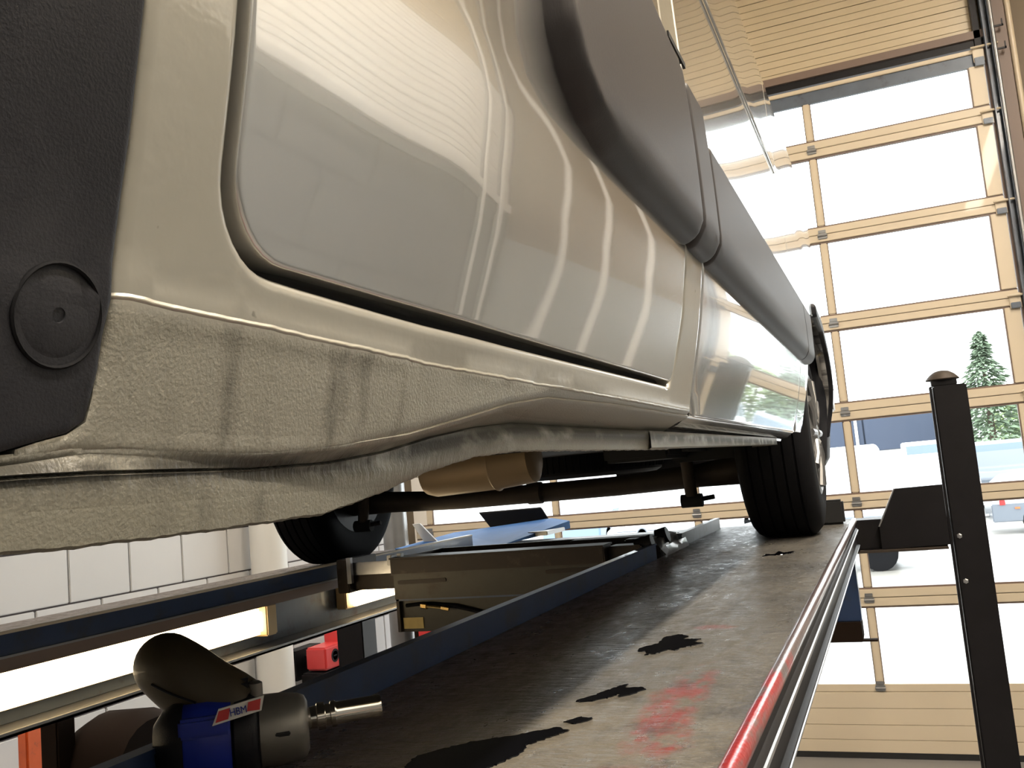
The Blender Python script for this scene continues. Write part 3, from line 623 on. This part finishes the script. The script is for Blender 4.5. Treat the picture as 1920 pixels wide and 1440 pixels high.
# details on the side
obj('side_slot', MB().prism([(1.05, .757), (1.145, .755), (1.145, .762), (1.05, .765)], -.184, -.1795, 'x'), 'under', van)
obj('slide_rail', MB().tube([(-.183, 1.30, .985), (-.184, 2.40, .975)], .0024, 8), 'paint', van, smooth=40)
for zz in (1.33,):
    obj('side_window', panel(roundpoly([(.34, zz), (.96, zz), (.96, 1.72), (.50, 1.72)], [.03]*4, 4), .06, .003, .01, proud=.003), 'carglass', van, smooth=60)
obj('body_side', panel([(-.6, .32), (4.08, .32), (4.1, 1.7), (4.0, top), (-.1, top), (-.9, 1.05)], .08, .006, .03, sx=-1, estep=.08), 'paint', van, smooth=60, label='left side of the van body')
rf = []
for y in np.linspace(-.05, 4.05, 12):
    x0 = S(min(y, 3.9), top)-.012; rf.append([(x0, y, top-.005), (x0-.04, y, top+.05), (x0-.14, y, top+.09), (XC, y, top+.12), (2*XC-x0+.14, y, top+.09), (2*XC-x0+.04, y, top+.05), (2*XC-x0, y, top-.005)])
obj('roof', MB().loft(rf), 'paint', van, smooth=50)
nose = []
for y, z in ((-.05, top+.05), (-.35, 1.55), (-.75, 1.15), (-1.15, .98), (-1.30, .75), (-1.32, .35)):
    ins = .02+max(0, (-y-.6))*.12+(.10 if z > 1.4 else 0); nose.append([(S(0, min(z, 1.2))-ins, y, z), (S(0, .6)-ins-.15, y-.02, z+.01), (XC, y-.10, z+.02), (2*XC+.18+ins+.15, y-.02, z+.01), (2*XC+.19+ins, y, z)])
obj('bonnet', MB().loft(nose), 'paint', van, smooth=60)
obj('front_wing', MB().loft([[(S(0, min(z, 1.2))-.02, y0, z) for y0 in (-.80, -1.0, -1.2)] for z in (.35, .6, .8, 1.0)]), 'paint', van)
rd = MB().box(2*XC+.22+.25, -.45, 4.08, 4.12, .35, top+.05, c=.01)
obj('rear_doors', rd, 'paint', van)
obj('underbody', MB().box(-2.15, -.30, -1.1, 4.0, .345, .40).box(-.30, -.262, .16, 2.30, .315, .36), 'under', van)
ra = MB().lathe([(-.02, .44), (.22, .44)], (-.26, 3.2, .33), (-1, 0, 0), 24, a0=-PI*.5, a1=PI*.5).box(-.56, -.54, 2.7, 3.7, .30, .9)
obj('wheel_housing', ra, 'under', van)
obj('bulkhead', MB().box(-2.10, -.32, 1.2, 1.23, .40, 1.8), 'under', van); obj('firewall', MB().box(-2.1, -.30, .16, .20, .36, 1.2), 'under', van)
# rear arch lining / bumper corner beyond the rear wheel
bmp = []
for z, xo in ((.21, -.245), (.24, -.225), (.40, -.205), (.60, -.190), (.74, -.187), (.84, -.215), (.90, -.26)):
    bmp.append([(xo-.20, 3.66, z), (xo-.03, 3.66, z), (xo, 3.72, z), (xo+.002, 3.9, z), (xo-.03, 4.12, z), (xo-.12, 4.2, z), (-1.2, 4.24, z)])
bp_ = obj('rear_bumper', MB().loft(bmp), 'plastic', van, smooth=50)
obj('reflector', MB().box(-.195, -.176, 3.80, 3.93, .50, .53, c=.005).box(-.20, -.182, 3.80, 3.93, .42, .495, c=.005), ['steel'], bp_)
ar = [(3.2+(y-3.2)*k, .318+(z-.318)*k) for k, L_ in ((1.11, arch[5:]), (1.0, arch[5:][::-1])) for y, z in L_]
obj('arch_cladding', panel(ar, .03, .006, .03, proud=.012, estep=.02), 'plastic', van, smooth=60)
# wheels
def wheel(xo, yc, zc, sgn, near=True):
    """xo = outer sidewall plane, sgn=+1 faces +x"""
    W, R = .215, .326
    tp = [(0, .205), (.004, .215), (.010, .235), (.004, .275), (-.002, .30), (-.018, .318), (-.03, R)]
    for i in range(5): a = -.035-i*.034; tp += [(a, R), (a-.002, R-.006), (a-.006, R-.006), (a-.008, R)]
    tp += [(-W+.03, R), (-W+.015, .318), (-W+.002, .30), (-W-.006, .27), (-W, .23), (-W+.005, .205)]
    t = MB().lathe([(a*sgn, r) for a, r in tp], (xo, yc, zc), (1, 0, 0), 64)
    wh = obj('wheel', MB().lathe([(-.02*sgn, .21), (-.03*sgn, .195), (-.06*sgn, .185), (-.18*sgn, .185), (-.20*sgn, .20), (-.212*sgn, .21)], (xo, yc, zc), (1, 0, 0), 48).lathe([(-.10*sgn, .185), (-.105*sgn, .10), (-.07*sgn, .08), (-.06*sgn, 0)], (xo, yc, zc), (1, 0, 0), 32), 'black' if near else 'black', van, smooth=35)
    obj('tyre', t, 'rubber', wh, smooth=40)
    hc = MB().lathe([(-.015*sgn, .207), (.004*sgn, .200), (.008*sgn, .188), (.000*sgn, .176)], (xo, yc, zc), (1, 0, 0), 48).lathe([(-.004*sgn, .178), (.006*sgn, .06), (.014*sgn, .045), (.016*sgn, 0)], (xo, yc, zc), (1, 0, 0), 32)
    for k in range(10):
        a = 2*PI*k/10; d = Vector((0, math.cos(a), math.sin(a))); o = Vector((xo+.006*sgn, yc, zc)); hc.tube([o+d*.05, o+d*.12+Vector((.006*sgn, 0, 0)), o+d*.18], [.014, .010, .013], 8)
    obj('hubcap', hc, 'galv', wh, smooth=40)
    return wh
wheel(-.226, 3.2, .327, 1); wheel(-2.185, 3.2, .327, -1); wheel(-.235, -.42, .327, 1); wheel(-2.175, -.42, .327, -1)
# axle beam, dampers, springs, drum
ax = obj('axle_beam', MB().tube([(-.42, 3.17, .235), (-.60, 3.17, .222), (-.9, 3.16, .210), (-1.5, 3.16, .208), (-1.8, 3.17, .222), (-2.0, 3.17, .235)], [.055, .040, .034, .034, .040, .055], 18), 'axle', van, smooth=40)
obj('axle_clamp', MB().tube([(-1.22, 3.14, .21), (-1.17, 3.14, .21)], .039, 16), 'axle', ax, smooth=40)
obj('bracket', MB().box(-.66, -.42, 3.0, 3.3, .27, .32, c=.01).box(-.80, -.60, 2.7, 3.1, .285, .345, c=.01), 'under', van)
for s, x in ((1, -.625), (-1, -1.885)):
    d = obj('shock_absorber', MB().tube([(x-.01*s, 3.10, .34), (x, 3.09, .155)], .021, 14), 'axle', van, smooth=40)
    obj('lower_bush', MB().tube([(x-.035, 3.09, .142), (x+.035, 3.09, .142)], .022, 12).tube([(x+.03, 3.09, .145), (x+.075, 3.09, .150)], .008, 8), 'under', d, smooth=40)
obj('brake_drum', MB().tube([(-.44, 3.2, .322), (-.36, 3.2, .322)], .13, 24), 'under', van, smooth=40)
obj('brake_drum', MB().tube([(-1.97, 3.2, .322), (-2.05, 3.2, .322)], .13, 24), 'under', van, smooth=40)
sl_ = obj('silencer', MB().lathe([(0, .0), (0, .05), (.012, .075), (.13, .082), (.14, .088), (.15, .082), (.36, .08), (.39, .07), (.40, .03), (.40, 0)], (-1.03, 2.75, .325), (-1, 0, -.04), 32), 'manila', van, smooth=40)
sw = obj('spare_wheel', MB().lathe([(-.10, .18), (-.10, .29), (-.085, .318), (-.06, .326), (.06, .326), (.085, .318), (.10, .29), (.10, .18)], (-1.24, 3.95, .350), (0, 0, 1), 56).lathe([(-.06, .185), (-.04, .08), (-.04, 0)], (-1.24, 3.95, .350), (0, 0, 1), 32), 'rubber', van, smooth=40)
tl = MB()
for k in range(72):
    a = 2*PI*k/72; c = Vector((-1.24+.322*math.cos(a), 3.95+.322*math.sin(a), .350)); t = Vector((-math.sin(a), math.cos(a), 0))*.005; n_ = Vector((math.cos(a), math.sin(a), 0))*.008; u = Vector((0, 0, .075))
    tl.add([c-t-u, c+t-u, c+t+u, c-t+u, c-t-u+n_, c+t-u+n_, c+t+u+n_, c-t+u+n_], [(4, 5, 6, 7), (0, 4, 7, 3), (1, 2, 6, 5), (0, 1, 5, 4), (3, 7, 6, 2)])
o = obj('tread_blocks', tl, 'rubber', sw); o['kind'] = 'stuff'
under(van)

# ================================================================== THE LIFT
DR0, DR1, DY0, DY1 = -.655, -.165, -2.5, 3.75
rw = thing('lift_runway', 'right-hand lift runway with worn dark deck, blue inner rail and chipped red edge', 'vehicle lift', (-.41, .6, 0), 'runways of the vehicle lift')
obj('deck', MB().box(DR0, DR1, DY0, DY1, -.012, 0), 'deck', rw)
ep = [(-.168, -.004), (-.166, .003), (-.162, .0065), (-.157, .0075), (-.152, .006), (-.149, .002), (-.148, -.004), (-.149, -.010), (-.153, -.014)]
obj('edge_tube', MB().loft([[(a, y, b) for a, b in ep] for y in np.linspace(DY0, DY1, 60)]), 'rededge', rw, smooth=60)
sp_ = [(-.153, -.014), (-.155, -.018), (-.1545, -.030), (-.150, -.034), (-.1475, -.040), (-.150, -.046), (-.156, -.048), (-.158, -.052), (-.158, -.090), (-.150, -.092), (-.148, -.095), (-.150, -.098), (-.20, -.098)]
obj('side_channel', MB().loft([[(a, y, b) for a, b in sp_] for y in (DY0, DY1)]), 'black', rw, smooth=30)
obj('channel_lip', MB().tube([(-.149, DY0, -.0955), (-.149, DY1, -.0955)], .0022, 8), 'steel', rw, smooth=40)
obj('ridge', MB().tube([(-.149, DY0, -.040), (-.149, DY1, -.040)], .0035, 8), 'galv', rw, smooth=40)
obj('web', MB().box(-.62, -.20, DY0, DY1, -.15, -.012), 'black', rw)
for a, b in ((DY0, 2.66), (3.02, 3.74)):
    obj('inner_rail', MB().box(-.672, -.657, a, b, -.15, .040).box(-.674, -.655, a, b, .038, .043), 'blue' if b < 3 else 'greyblue', rw)
obj('end_plate', MB().box(-.66, -.15, DY1, DY1+.01, -.12, .0), 'black', rw); 
hk = MB(); pts = [(-.648, .030), (-.640, .018), (-.640, .004), (-.645, -.002), (-.664, .020), (-.676, .046), (-.70, .052)]
hk.loft([[(a+.004*math.sin(i*2.1+y*30), y, b) for i, (a, b) in enumerate(pts)] for y in np.linspace(2.74, 3.03, 8)])
obj('bent_cover_plate', hk, 'steel', rw, smooth=50)
obj('wheel_stop', MB().box(-.50, -.18, 3.56, 3.61, .0, .088, c=.008), 'under', rw); under(rw)
# left runway
LX1, LX0 = -1.75, -2.27
lw = thing('lift_runway', 'left-hand lift runway with blue side rail and strip lamps in its channel', 'vehicle lift', (-2.0, .6, 0), 'runways of the vehicle lift')
obj('deck', MB().box(LX0, LX1, DY0, DY1, -.012, 0), 'deck', lw)
obj('inner_rail', MB().box(LX1, LX1+.008, DY0, DY1, -.006, .040), 'blue', lw)
obj('rail_cap', MB().box(LX1-.012, LX1+.010, DY0, DY1, .038, .0445, c=.001), 'cream', lw)
obj('lower_edge', MB().box(LX1, LX1+.011, DY0, DY1, -.011, -.006), 'galv', lw)
obj('channel_web', MB().box(-1.87, -1.845, DY0, DY1, -.165, -.012), 'greyblue', lw)
obj('bottom_flange', MB().box(-1.87, -1.742, DY0, DY1, -.172, -.166).box(-1.748, -1.742, DY0, DY1, -.172, -.160), 'galv', lw)
obj('top_flange', MB().box(-1.845, -1.75, DY0, DY1, -.040, -.034).box(-1.752, -1.748, DY0, DY1, -.034, -.011), 'creamdark', lw)
obj('outer_web', MB().box(LX0, LX0+.01, DY0, DY1, -.17, -.02), 'blue', lw)
for a, b in ((-1.0, 2.36), (2.80, 3.6)):
    fx = obj('strip_lamp', MB().box(-1.842, -1.800, a, b, -.128, -.040, c=.004).box(-1.842, -1.762, b-.05, b, -.130, -.040, c=.004), 'housing', lw)
    obj('diffuser', MB().box(-1.80, -1.770, a+.02, b-.052, -.122, -.047, c=.01), 'lamp', fx, label='glowing warm white lamp cover')
obj('lamp_clamp', MB().box(-1.775, -1.762, 1.16, 1.30, -.062, -.036, c=.003), 'housing', lw); under(lw)
# rolling jack beam between the runways
jk = thing('jacking_beam', 'rusty brown rolling jack bridging the two lift runways', 'jack', (-1.2, 2.8, -.18))
obj('top_bar', MB().box(-1.49, -.79, 2.58, 2.66, .004, .052, c=.003).box(-1.49, -.79, 2.575, 2.67, .050, .055), 'rust', jk)
obj('upper_plate', MB().box(-1.50, -.70, 2.615, 2.625, -.078, .0).box(-1.50, -.70, 2.60, 2.625, -.002, .003), 'jackgrey', jk)
obj('slot', MB().prism(roundpoly([(-1.485, -.032), (-1.315, -.030), (-1.315, -.018), (-1.485, -.020)], .005, 4), 2.612, 2.616, 'y'), 'rust', jk)
obj('slot', MB().prism(roundpoly([(-.985, -.022), (-.845, -.020), (-.845, -.008), (-.985, -.010)], .005, 4), 2.612, 2.616, 'y'), 'rust', jk)
obj('lower_plate', MB().box(-1.50, -.72, 2.635, 2.645, -.182, -.075).box(-1.50, -.72, 2.62, 2.645, -.084, -.078, mi=1), ['jackgrey', 'blue'], jk)
obj('back_plate', MB().box(-1.50, -.70, 2.95, 2.96, -.18, .05).box(-1.50, -1.49, 2.62, 2.96, -.18, .05), 'rust', jk)
obj('back_bar', MB().box(-1.0, -.68, 2.90, 2.98, .02, .05, c=.003), 'rust', jk)
hs = obj('hydraulic_hose', MB().tube([(-1.47, 2.63, -.100), (-1.42, 2.625, -.096), (-1.38, 2.62, -.098), (-1.30, 2.62, -.105), (-1.22, 2.622, -.125), (-1.10, 2.622, -.165), (-1.03, 2.63, -.20)], .006, 8), 'rubber', jk, smooth=40)
obj('brass_fitting', MB().tube([(-1.405, 2.612, -.099), (-1.385, 2.608, -.101)], .010, 6).tube([(-1.385, 2.608, -.101), (-1.335, 2.606, -.107)], .005, 8).tube([(-1.335, 2.606, -.107), (-1.31, 2.608, -.112)], .0075, 6), 'brass', hs)
obj('rating_plate', MB().box(-1.485, -1.415, 2.631, 2.634, -.172, -.138), 'yellow', jk)
obj('arm', MB().box(-1.70, -1.50, 2.63, 2.72, -.045, .012, c=.003).box(-1.70, -1.655, 2.60, 2.78, -.05, .058, c=.003), 'rust', jk)
obj('arm_plate', MB().box(-1.655, -1.505, 2.622, 2.632, .004, .044, c=.002).box(-1.66, -1.645, 2.598, 2.612, -.02, .062), 'steel', jk)
obj('stop_tab', MB().box(-1.512, -1.495, 2.60, 2.64, .03, .062, c=.002).box(-1.475, -1.46, 2.60, 2.62, .05, .066, c=.001), 'galv', jk)
obj('carriage_arm', MB().box(-.79, -.69, 2.62, 2.70, -.03, .046, c=.004).box(-.79, -.68, 2.80, 2.86, -.02, .05, c=.004), 'rust', jk)
obj('roller', MB().tube([(-.715, 2.66, .038), (-.665, 2.66, .050)], .022, 14).tube([(-.70, 2.86, .046), (-.665, 2.86, .055)], .024, 14), 'black', jk, smooth=40); under(jk)
# crossbeam and posts
cbm = thing('lift_crossbeam', 'dark crossbeam carrying the far runway ends between the lift posts', 'vehicle lift', (-1.1, 4, -.1))
obj('beam', MB().box(-2.35, .165, 3.96, 4.10, -.135, -.018, c=.004), 'black', cbm)
obj('side_plate', MB().prism([(-.18, -.135), (-.075, -.132), (-.075, -.045), (-.002, .097), (.168, .100), (.168, -.128)], 3.93, 3.955, 'y'), 'black', cbm, label='black gusset plate')
obj('plate_edge', MB().prism([(-.079, -.045), (-.006, .099), (-.002, .097), (-.073, -.045)], 3.925, 3.96, 'y'), 'galv', cbm)
obj('end_block', MB().box(-.195, -.172, 3.82, 3.93, -.125, -.03, c=.004), 'yellow', cbm)
obj('lower_flange', MB().box(-.17, .16, 3.90, 3.96, -.142, -.134), 'axle', cbm)
hg = obj('hanger', MB().box(-.62, -.185, 3.98, 4.08, -.415, -.10, c=.004).box(-.30, -.288, 3.96, 3.98, -.41, -.10), 'blue', cbm)
obj('hanger_foot', MB().box(-.62, -.188, 3.95, 4.10, -.49, -.415, c=.004).box(-.22, -.135, 3.97, 4.0, -.492, -.484), 'brown', cbm); under(cbm)
def post(x0, x1, label, zt=.478):
    p = thing('lift_post', label, 'vehicle lift', ((x0+x1)/2, 4.0, FZ), 'posts of the vehicle lift')
    obj('column', MB().box(x0, x1, 3.95, 4.08, FZ, zt, c=.005), 'black', p)
    obj('column_edge', MB().box(x0-.012, x0-.002, 3.96, 3.99, FZ, zt-.0, c=.002), 'black', p)
    obj('inner_column', MB().box(x0-.002, x1-.03, 3.97, 4.06, zt, zt+.026, c=.003), 'black', p)
    xc = (x0+x1)/2-.018
    obj('cap', MB().lathe([(0, .060), (.004, .062), (.010, .057), (.022, .046), (.034, .028), (.038, .012), (.0385, 0)], (xc, 4.015, zt+.024), (0, 0, 1), 24), 'axle', p, smooth=40)
    obj('foot_plate', MB().box(x0-.08, x1+.08, 3.88, 4.15, FZ, FZ+.02, c=.004), 'black', p)
    for z in (-.10, -.27): obj('bolt', MB().lathe([(0, .010), (.004, .010), (.006, .006), (.0062, 0)], (x0+.022, 3.95, z), (0, -1, 0), 6), 'steel', p)
    return under(p)
post(.182, .302, 'tall black lift post with a rounded cap in front of the door')
post(-2.60, -2.46, 'dark lift post behind the left runway, mostly hidden')
# raised blue ramp and black flap on the left runway end
rm = thing('drive_on_ramp', 'bright blue ramp flap at the far end of the left runway', 'ramp', (-1.9, 3.9, 0))
obj('ramp_plate', MB().add([(-2.16, 3.80, .002), (-1.62, 3.80, -.012), (-1.49, 4.35, .045), (-1.60, 4.4, .062), (-2.1, 4.3, .03), (-2.16, 3.80, -.013), (-1.62, 3.80, -.013), (-1.49, 4.35, .008), (-1.60, 4.4, .03), (-2.1, 4.3, .005)], [(0, 1, 2, 3, 4), (9, 8, 7, 6, 5), (0, 5, 6, 1), (1, 6, 7, 2), (2, 7, 8, 3), (3, 8, 9, 4), (4, 9, 5, 0)]), 'bluelight', rm)
obj('ramp_side', MB().box(-1.60, -1.50, 4.05, 4.3, .0, .02, c=.003), 'galv', rm)
obj('side_gusset', MB().prism([(-2.17, .10), (-2.13, .10), (-2.03, -.005), (-2.10, -.010)], 4.0, 4.012, 'y'), 'white', rm); under(rm)
tag(obj('wheel_stop_flap', MB().prism([(-2.01, .118), (-1.66, .120), (-1.60, .012), (-1.93, .010)], 4.42, 4.435, 'y'), 'black', bevel=.01), 'black slanted flap standing behind the bright blue ramp', 'flap')

# ================================================================== ALONG THE LEFT WALL
tag(obj('wall_pipe', MB().tube([(XL+.14, 5.12, FZ), (XL+.14, 5.12, CZ)], .118, 24), 'white', smooth=40), 'thick white pipe standing against the block wall', 'pipe')
tag(obj('wall_pipe', MB().tube([(XL+.25, 6.62, FZ), (XL+.25, 6.62, CZ)], .10, 24), 'galv', smooth=40), 'grey pipe behind the black post, right of the red box', 'pipe')
op = thing('jack_stand', 'orange upright post against the blocks at bottom left', 'stand', (-3.6, 3.08, FZ))
obj('column', MB().box(-3.66, -3.60, 3.02, 3.13, FZ, -.60, c=.008), 'orange', op); obj('hook', MB().tube([(-3.62, 3.0, -.80), (-3.60, 2.97, -.83), (-3.6, 2.96, -.86), (-3.6, 2.99, -.89)], .008, 8), 'axle', op, smooth=40); under(op)
mc = thing('tyre_machine', 'brown domed hood of a machine at bottom left', 'machine', (-2.6, 2.5, FZ))
hd = []
for k in range(13):
    t = k/12; a = PI*t; yy = 2.63-.19*math.cos(a)*1.0; zz = -.66+.25*math.sin(a)**.7+(-.04*t)
    hd.append([(-2.78, yy, -.80), (-2.78, yy, zz-.03), (-2.72, yy, zz), (-2.56, yy, zz+.01), (-2.50, yy, zz-.02), (-2.48, yy, -.80)])
obj('hood', MB().loft(hd), 'brown', mc, smooth=60)
obj('pedestal', MB().box(-2.76, -2.5, 2.46, 2.80, FZ, -.78, c=.01), 'black', mc)
obj('mast', MB().box(-2.80, -2.72, 2.40, 2.48, FZ, -.33, c=.006), 'brown', mc)
obj('tray', MB().box(-2.85, -2.6, 2.80, 3.12, -.60, -.575, c=.008), 'steel', mc); under(mc)
rbx = thing('charger', 'red and black box with a white label hung by the block wall', 'machine', (-3.72, 5.55, -1.0))
obj('casing', MB().box(-3.78, -3.62, 5.34, 5.62, -.87, -.72, c=.012).box(-3.78, -3.60, 5.56, 5.86, -.88, -.64, c=.014), 'red', rbx)
obj('base', MB().box(-3.80, -3.61, 5.30, 5.86, -1.0, -.88, c=.012), 'black', rbx)
obj('label_plate', MB().box(-3.6, -3.597, 5.60, 5.72, -.86, -.69), 'white', rbx); obj('emblem', MB().lathe([(0, .030), (.002, .030), (.002, .044), (0, .044)], (-3.62, 5.45, -.79), (1, 0, 0), 24).box(-3.622, -3.618, 5.43, 5.47, -.795, -.785), 'black', rbx)
obj('wall_bracket', MB().box(-3.99, -3.9, 5.4, 5.7, -.95, -.75).box(-3.91, -3.77, 5.5, 5.6, -.9, -.8), 'black', rbx); under(rbx)
cbn = thing('tool_cabinet', 'dark cabinet with red panels under the jacking beam', 'cabinet', (-3.3, 6.4, FZ))
obj('carcass', MB().box(-3.45, -2.9, 6.25, 6.75, FZ, -.55, c=.01), 'brown', cbn); obj('red_panel', MB().box(-3.40, -3.30, 6.235, 6.25, -1.3, -.6), 'red', cbn); obj('strip', MB().box(-3.12, -3.08, 6.235, 6.25, -1.3, -.6), 'white', cbn); under(cbn)

# ================================================================== ON THE DECK
def puddle(pts, label, grow=1.0):
    rnd = random.Random(len(pts)*7+int(pts[0][0]*1000)); P = resample([(a, b) for a, b in pts], .004)
    P = P+np.array([[rnd.uniform(-.0016, .0016), rnd.uniform(-.0022, .0022)] for _ in P]); n = len(P)
    if np.sum(P[:, 0]*np.roll(P[:, 1], -1)-np.roll(P[:, 0], -1)*P[:, 1]) < 0: P = P[::-1]
    r = delaunay_2d_cdt([Vector(p) for p in P], [(i, (i+1) % n) for i in range(n)], [list(range(n))], 1, 1e-6)
    V = [tuple(v) for v in r[0]]; m = len(V); mb = MB(); lp_ = [min(range(m), key=lambda i: (V[i][0]-p[0])**2+(V[i][1]-p[1])**2) for p in P]; q = (P-P.mean(0))*1.015+P.mean(0)
    mb.add([(a, b, .0012) for a, b in V]+[(a, b, .0001) for a, b in q], [tuple(f) for f in r[2]]+[(lp_[i], lp_[(i+1) % n], m+(i+1) % n, m+i) for i in range(n)])
    return tag(obj('oil_patch', mb, 'oil'), label, 'oil stain')
puddle([(-.370, 1.335), (-.350, 1.372), (-.352, 1.42), (-.335, 1.44), (-.315, 1.425), (-.320, 1.40), (-.292, 1.40), (-.300, 1.38), (-.283, 1.365), (-.296, 1.345), (-.310, 1.335), (-.312, 1.315), (-.325, 1.325), (-.335, 1.295), (-.350, 1.29), (-.352, 1.31), (-.365, 1.315)], 'black oil patch on the deck, the one in line with the red streak top')
puddle([(-.368, 1.035), (-.352, 1.062), (-.340, 1.095), (-.328, 1.115), (-.326, 1.095), (-.304, 1.098), (-.300, 1.088), (-.308, 1.066), (-.322, 1.052), (-.325, 1.068), (-.334, 1.048), (-.348, 1.034), (-.362, 1.028)], 'narrow black oil smear between the two larger oil patches')
puddle([(-.460, .82), (-.425, .868), (-.38, .90), (-.352, .925), (-.336, .915), (-.345, .895), (-.362, .862), (-.358, .835), (-.375, .78), (-.37, .70), (-.43, .70), (-.45, .77)], 'large matt black oil patch at the bottom edge of the deck')
puddle([(-.352, .945), (-.340, .965), (-.325, .962), (-.326, .950), (-.340, .940)], 'small black oil spot at the tip of the large patch')
puddle([(-.348, 2.56), (-.345, 2.62), (-.32, 2.60), (-.318, 2.68), (-.30, 2.63), (-.275, 2.66), (-.278, 2.60), (-.31, 2.57), (-.33, 2.58)], 'thin black oil patch in front of the rear tyre')

# impact wrench: local x along the tool towards the socket, z up, y away
iw = thing('impact_wrench', 'blue and black air impact wrench lying on the deck by the rail', 'impact wrench', (-.555, .782, .0395))
iw.rotation_euler = (math.radians(0), math.radians(0), math.atan2(.57, .82))
def part(name, mb, m, par=iw, **k):
    if name in ('nose_cone', 'slot_recess', 'collar', 'body', 'rear_grip', 'ridge_panel', 'label_plate', 'red_field'): mb.v = [(x*(.76 if x < 0 else 1), y, z) for x, y, z in mb.v]
    return obj(name, mb, m, par, **k)
nose_ = part('nose_cone', MB().lathe([(-.062, .030), (-.058, .034), (-.035, .0335), (-.012, .031), (-.004, .028), (0, .022), (0, .0)], (0, 0, 0), (1, 0, 0), 36), 'toolgrey', smooth=40)
part('slot_recess', MB().box(-.040, -.022, -.0345, -.031, .000, .004, c=.001), 'under', nose_)
part('drive_socket', MB().lathe([(0, .010), (.008, .011), (.009, .013), (.016, .013), (.017, .0105), (.021, .0105), (.022, .0125), (.026, .0125), (.028, .0108), (.069, .0105), (.071, .0098), (.071, .0078), (.060, .0078), (.060, 0)], (0, 0, .006), (1, 0, .04), 24), 'chrome', smooth=40)
part('collar', MB().lathe([(-.092, .033), (-.088, .0375), (-.070, .0375), (-.062, .0345), (-.058, .030)], (0, 0, 0), (1, 0, 0), 36), 'plastic', smooth=40)
bd_ = MB(); rws = []
for x, ry, rz in ((-.178, .018, .020), (-.172, .028, .031), (-.160, .034, .037), (-.12, .036, .039), (-.092, .034, .036)):
    rws.append([(x, ry*(abs(math.cos(a))**.7)*(1 if math.cos(a) > 0 else -1), rz*(abs(math.sin(a))**.7)*(1 if math.sin(a) > 0 else -1)) for a in np.linspace(0, 2*PI, 33)[:-1]])
bd_.loft(rws, closed=True)
body_ = part('body', bd_.add(rws[0], [tuple(range(32))]), 'toolblue', smooth=50)
part('rear_grip', MB().loft([[(x, y*1.05, z*1.05) for x, y, z in r] for r in [[(x_, *q[1:]) for q in rr] for x_, rr in ((-.185, rws[0]), (-.174, rws[1]), (-.160, rws[2]), (-.148, rws[2]))]], closed=True).add([(-.185, q[1]*1.05, q[2]*1.05) for q in rws[0]], [tuple(range(32))]), 'plastic', body_, smooth=50)
part('ridge_panel', MB().box(-.152, -.092, -.0395, -.030, .010, .028, c=.003), 'toolblue', body_)
lb = part('label_plate', MB().prism([(-.112, .020), (-.104, .034), (-.050, .041), (-.054, .028)], -.0415, -.038, 'y'), 'white', body_)
part('red_field', MB().prism([(-.108, .0225), (-.1035, .0325), (-.090, .0342), (-.093, .0245)], -.0422, -.0415, 'y').prism([(-.071, .0290), (-.069, .0370), (-.054, .0388), (-.056, .0290)], -.0422, -.0415, 'y'), 'red', lb)
tcv = bpy.data.curves.new('lettering', 'FONT'); tcv.body = 'HBM'; tcv.size = .0095; tcv.extrude = .0003; tcv.align_x = 'CENTER'; tcv.align_y = 'CENTER'; to = bpy.data.objects.new('lettering', tcv); col.objects.link(to)
bpy.context.view_layer.update(); me = bpy.data.meshes.new_from_object(to.evaluated_get(bpy.context.evaluated_depsgraph_get())); bpy.data.objects.remove(to)
lt = bpy.data.objects.new('lettering', me); me.materials.clear(); me.materials.append(M['toolblue']); col.objects.link(lt); lt.scale = (.8, 1, 1); lt.location = (-.0615, -.0423, .0302); lt.rotation_euler = (math.radians(90), math.radians(-7), 0); lt.parent = lb
# handle, thrown up and back
hp = [(-.080, .012, .026), (-.095, .014, .042), (-.117, .016, .062), (-.134, .017, .080), (-.146, .017, .092), (-.153, .017, .100), (-.158, .017, .105)]
hb = MB(); A0, A1 = Vector((-.072, .012, .018)), Vector((-.152, .017, .091)); d = (A1-A0).normalized(); a_ = Vector((d.z, 0, -d.x)); b_ = Vector((0, 1, 0)); rows = []
for t in list(np.linspace(0, .74, 8))+[.80, .85, .90, .94, .97, .99, 1.0]:
    e = math.sqrt(max(0, 1-((t-.74)/.262)**2)) if t > .74 else 1; k = .90+.26*(1-t)+.015*math.sin(t*14)
    p = A0+(A1-A0)*t; rows.append([tuple(p+a_*(.0325*e*k*math.cos(q))+b_*(.027*e*k*math.sin(q))) for q in np.linspace(0, 2*PI, 33)[:-1]])
hb.loft(rows, closed=True); hb.add(rows[-1], [tuple(range(32))])
hn = part('handle', hb, 'olive', smooth=60)
def onh(t, q, o=.0006): k = .90+.26*(1-t)+.015*math.sin(t*14); return A0+(A1-A0)*t+a_*((.0325*k+o)*math.cos(q))+b_*((.027*k+o)*math.sin(q))
part('grip_seam', MB().tube([onh(.72-.05*i, -PI/2-.55+.05*i) for i in range(9)], .0012, 6), 'plastic', hn, smooth=40)
part('trigger', MB().box(-.068, -.050, -.006, .012, .034, .052, c=.004).box(-.084, -.066, -.008, .014, .036, .056, c=.004), 'plastic', iw)
part('reverse_knob', MB().lathe([(0, .007), (.012, .007), (.014, .004), (.014, 0)], (-.048, .0, .034), (0, 0, 1), 16), 'toolgrey', iw, smooth=40)
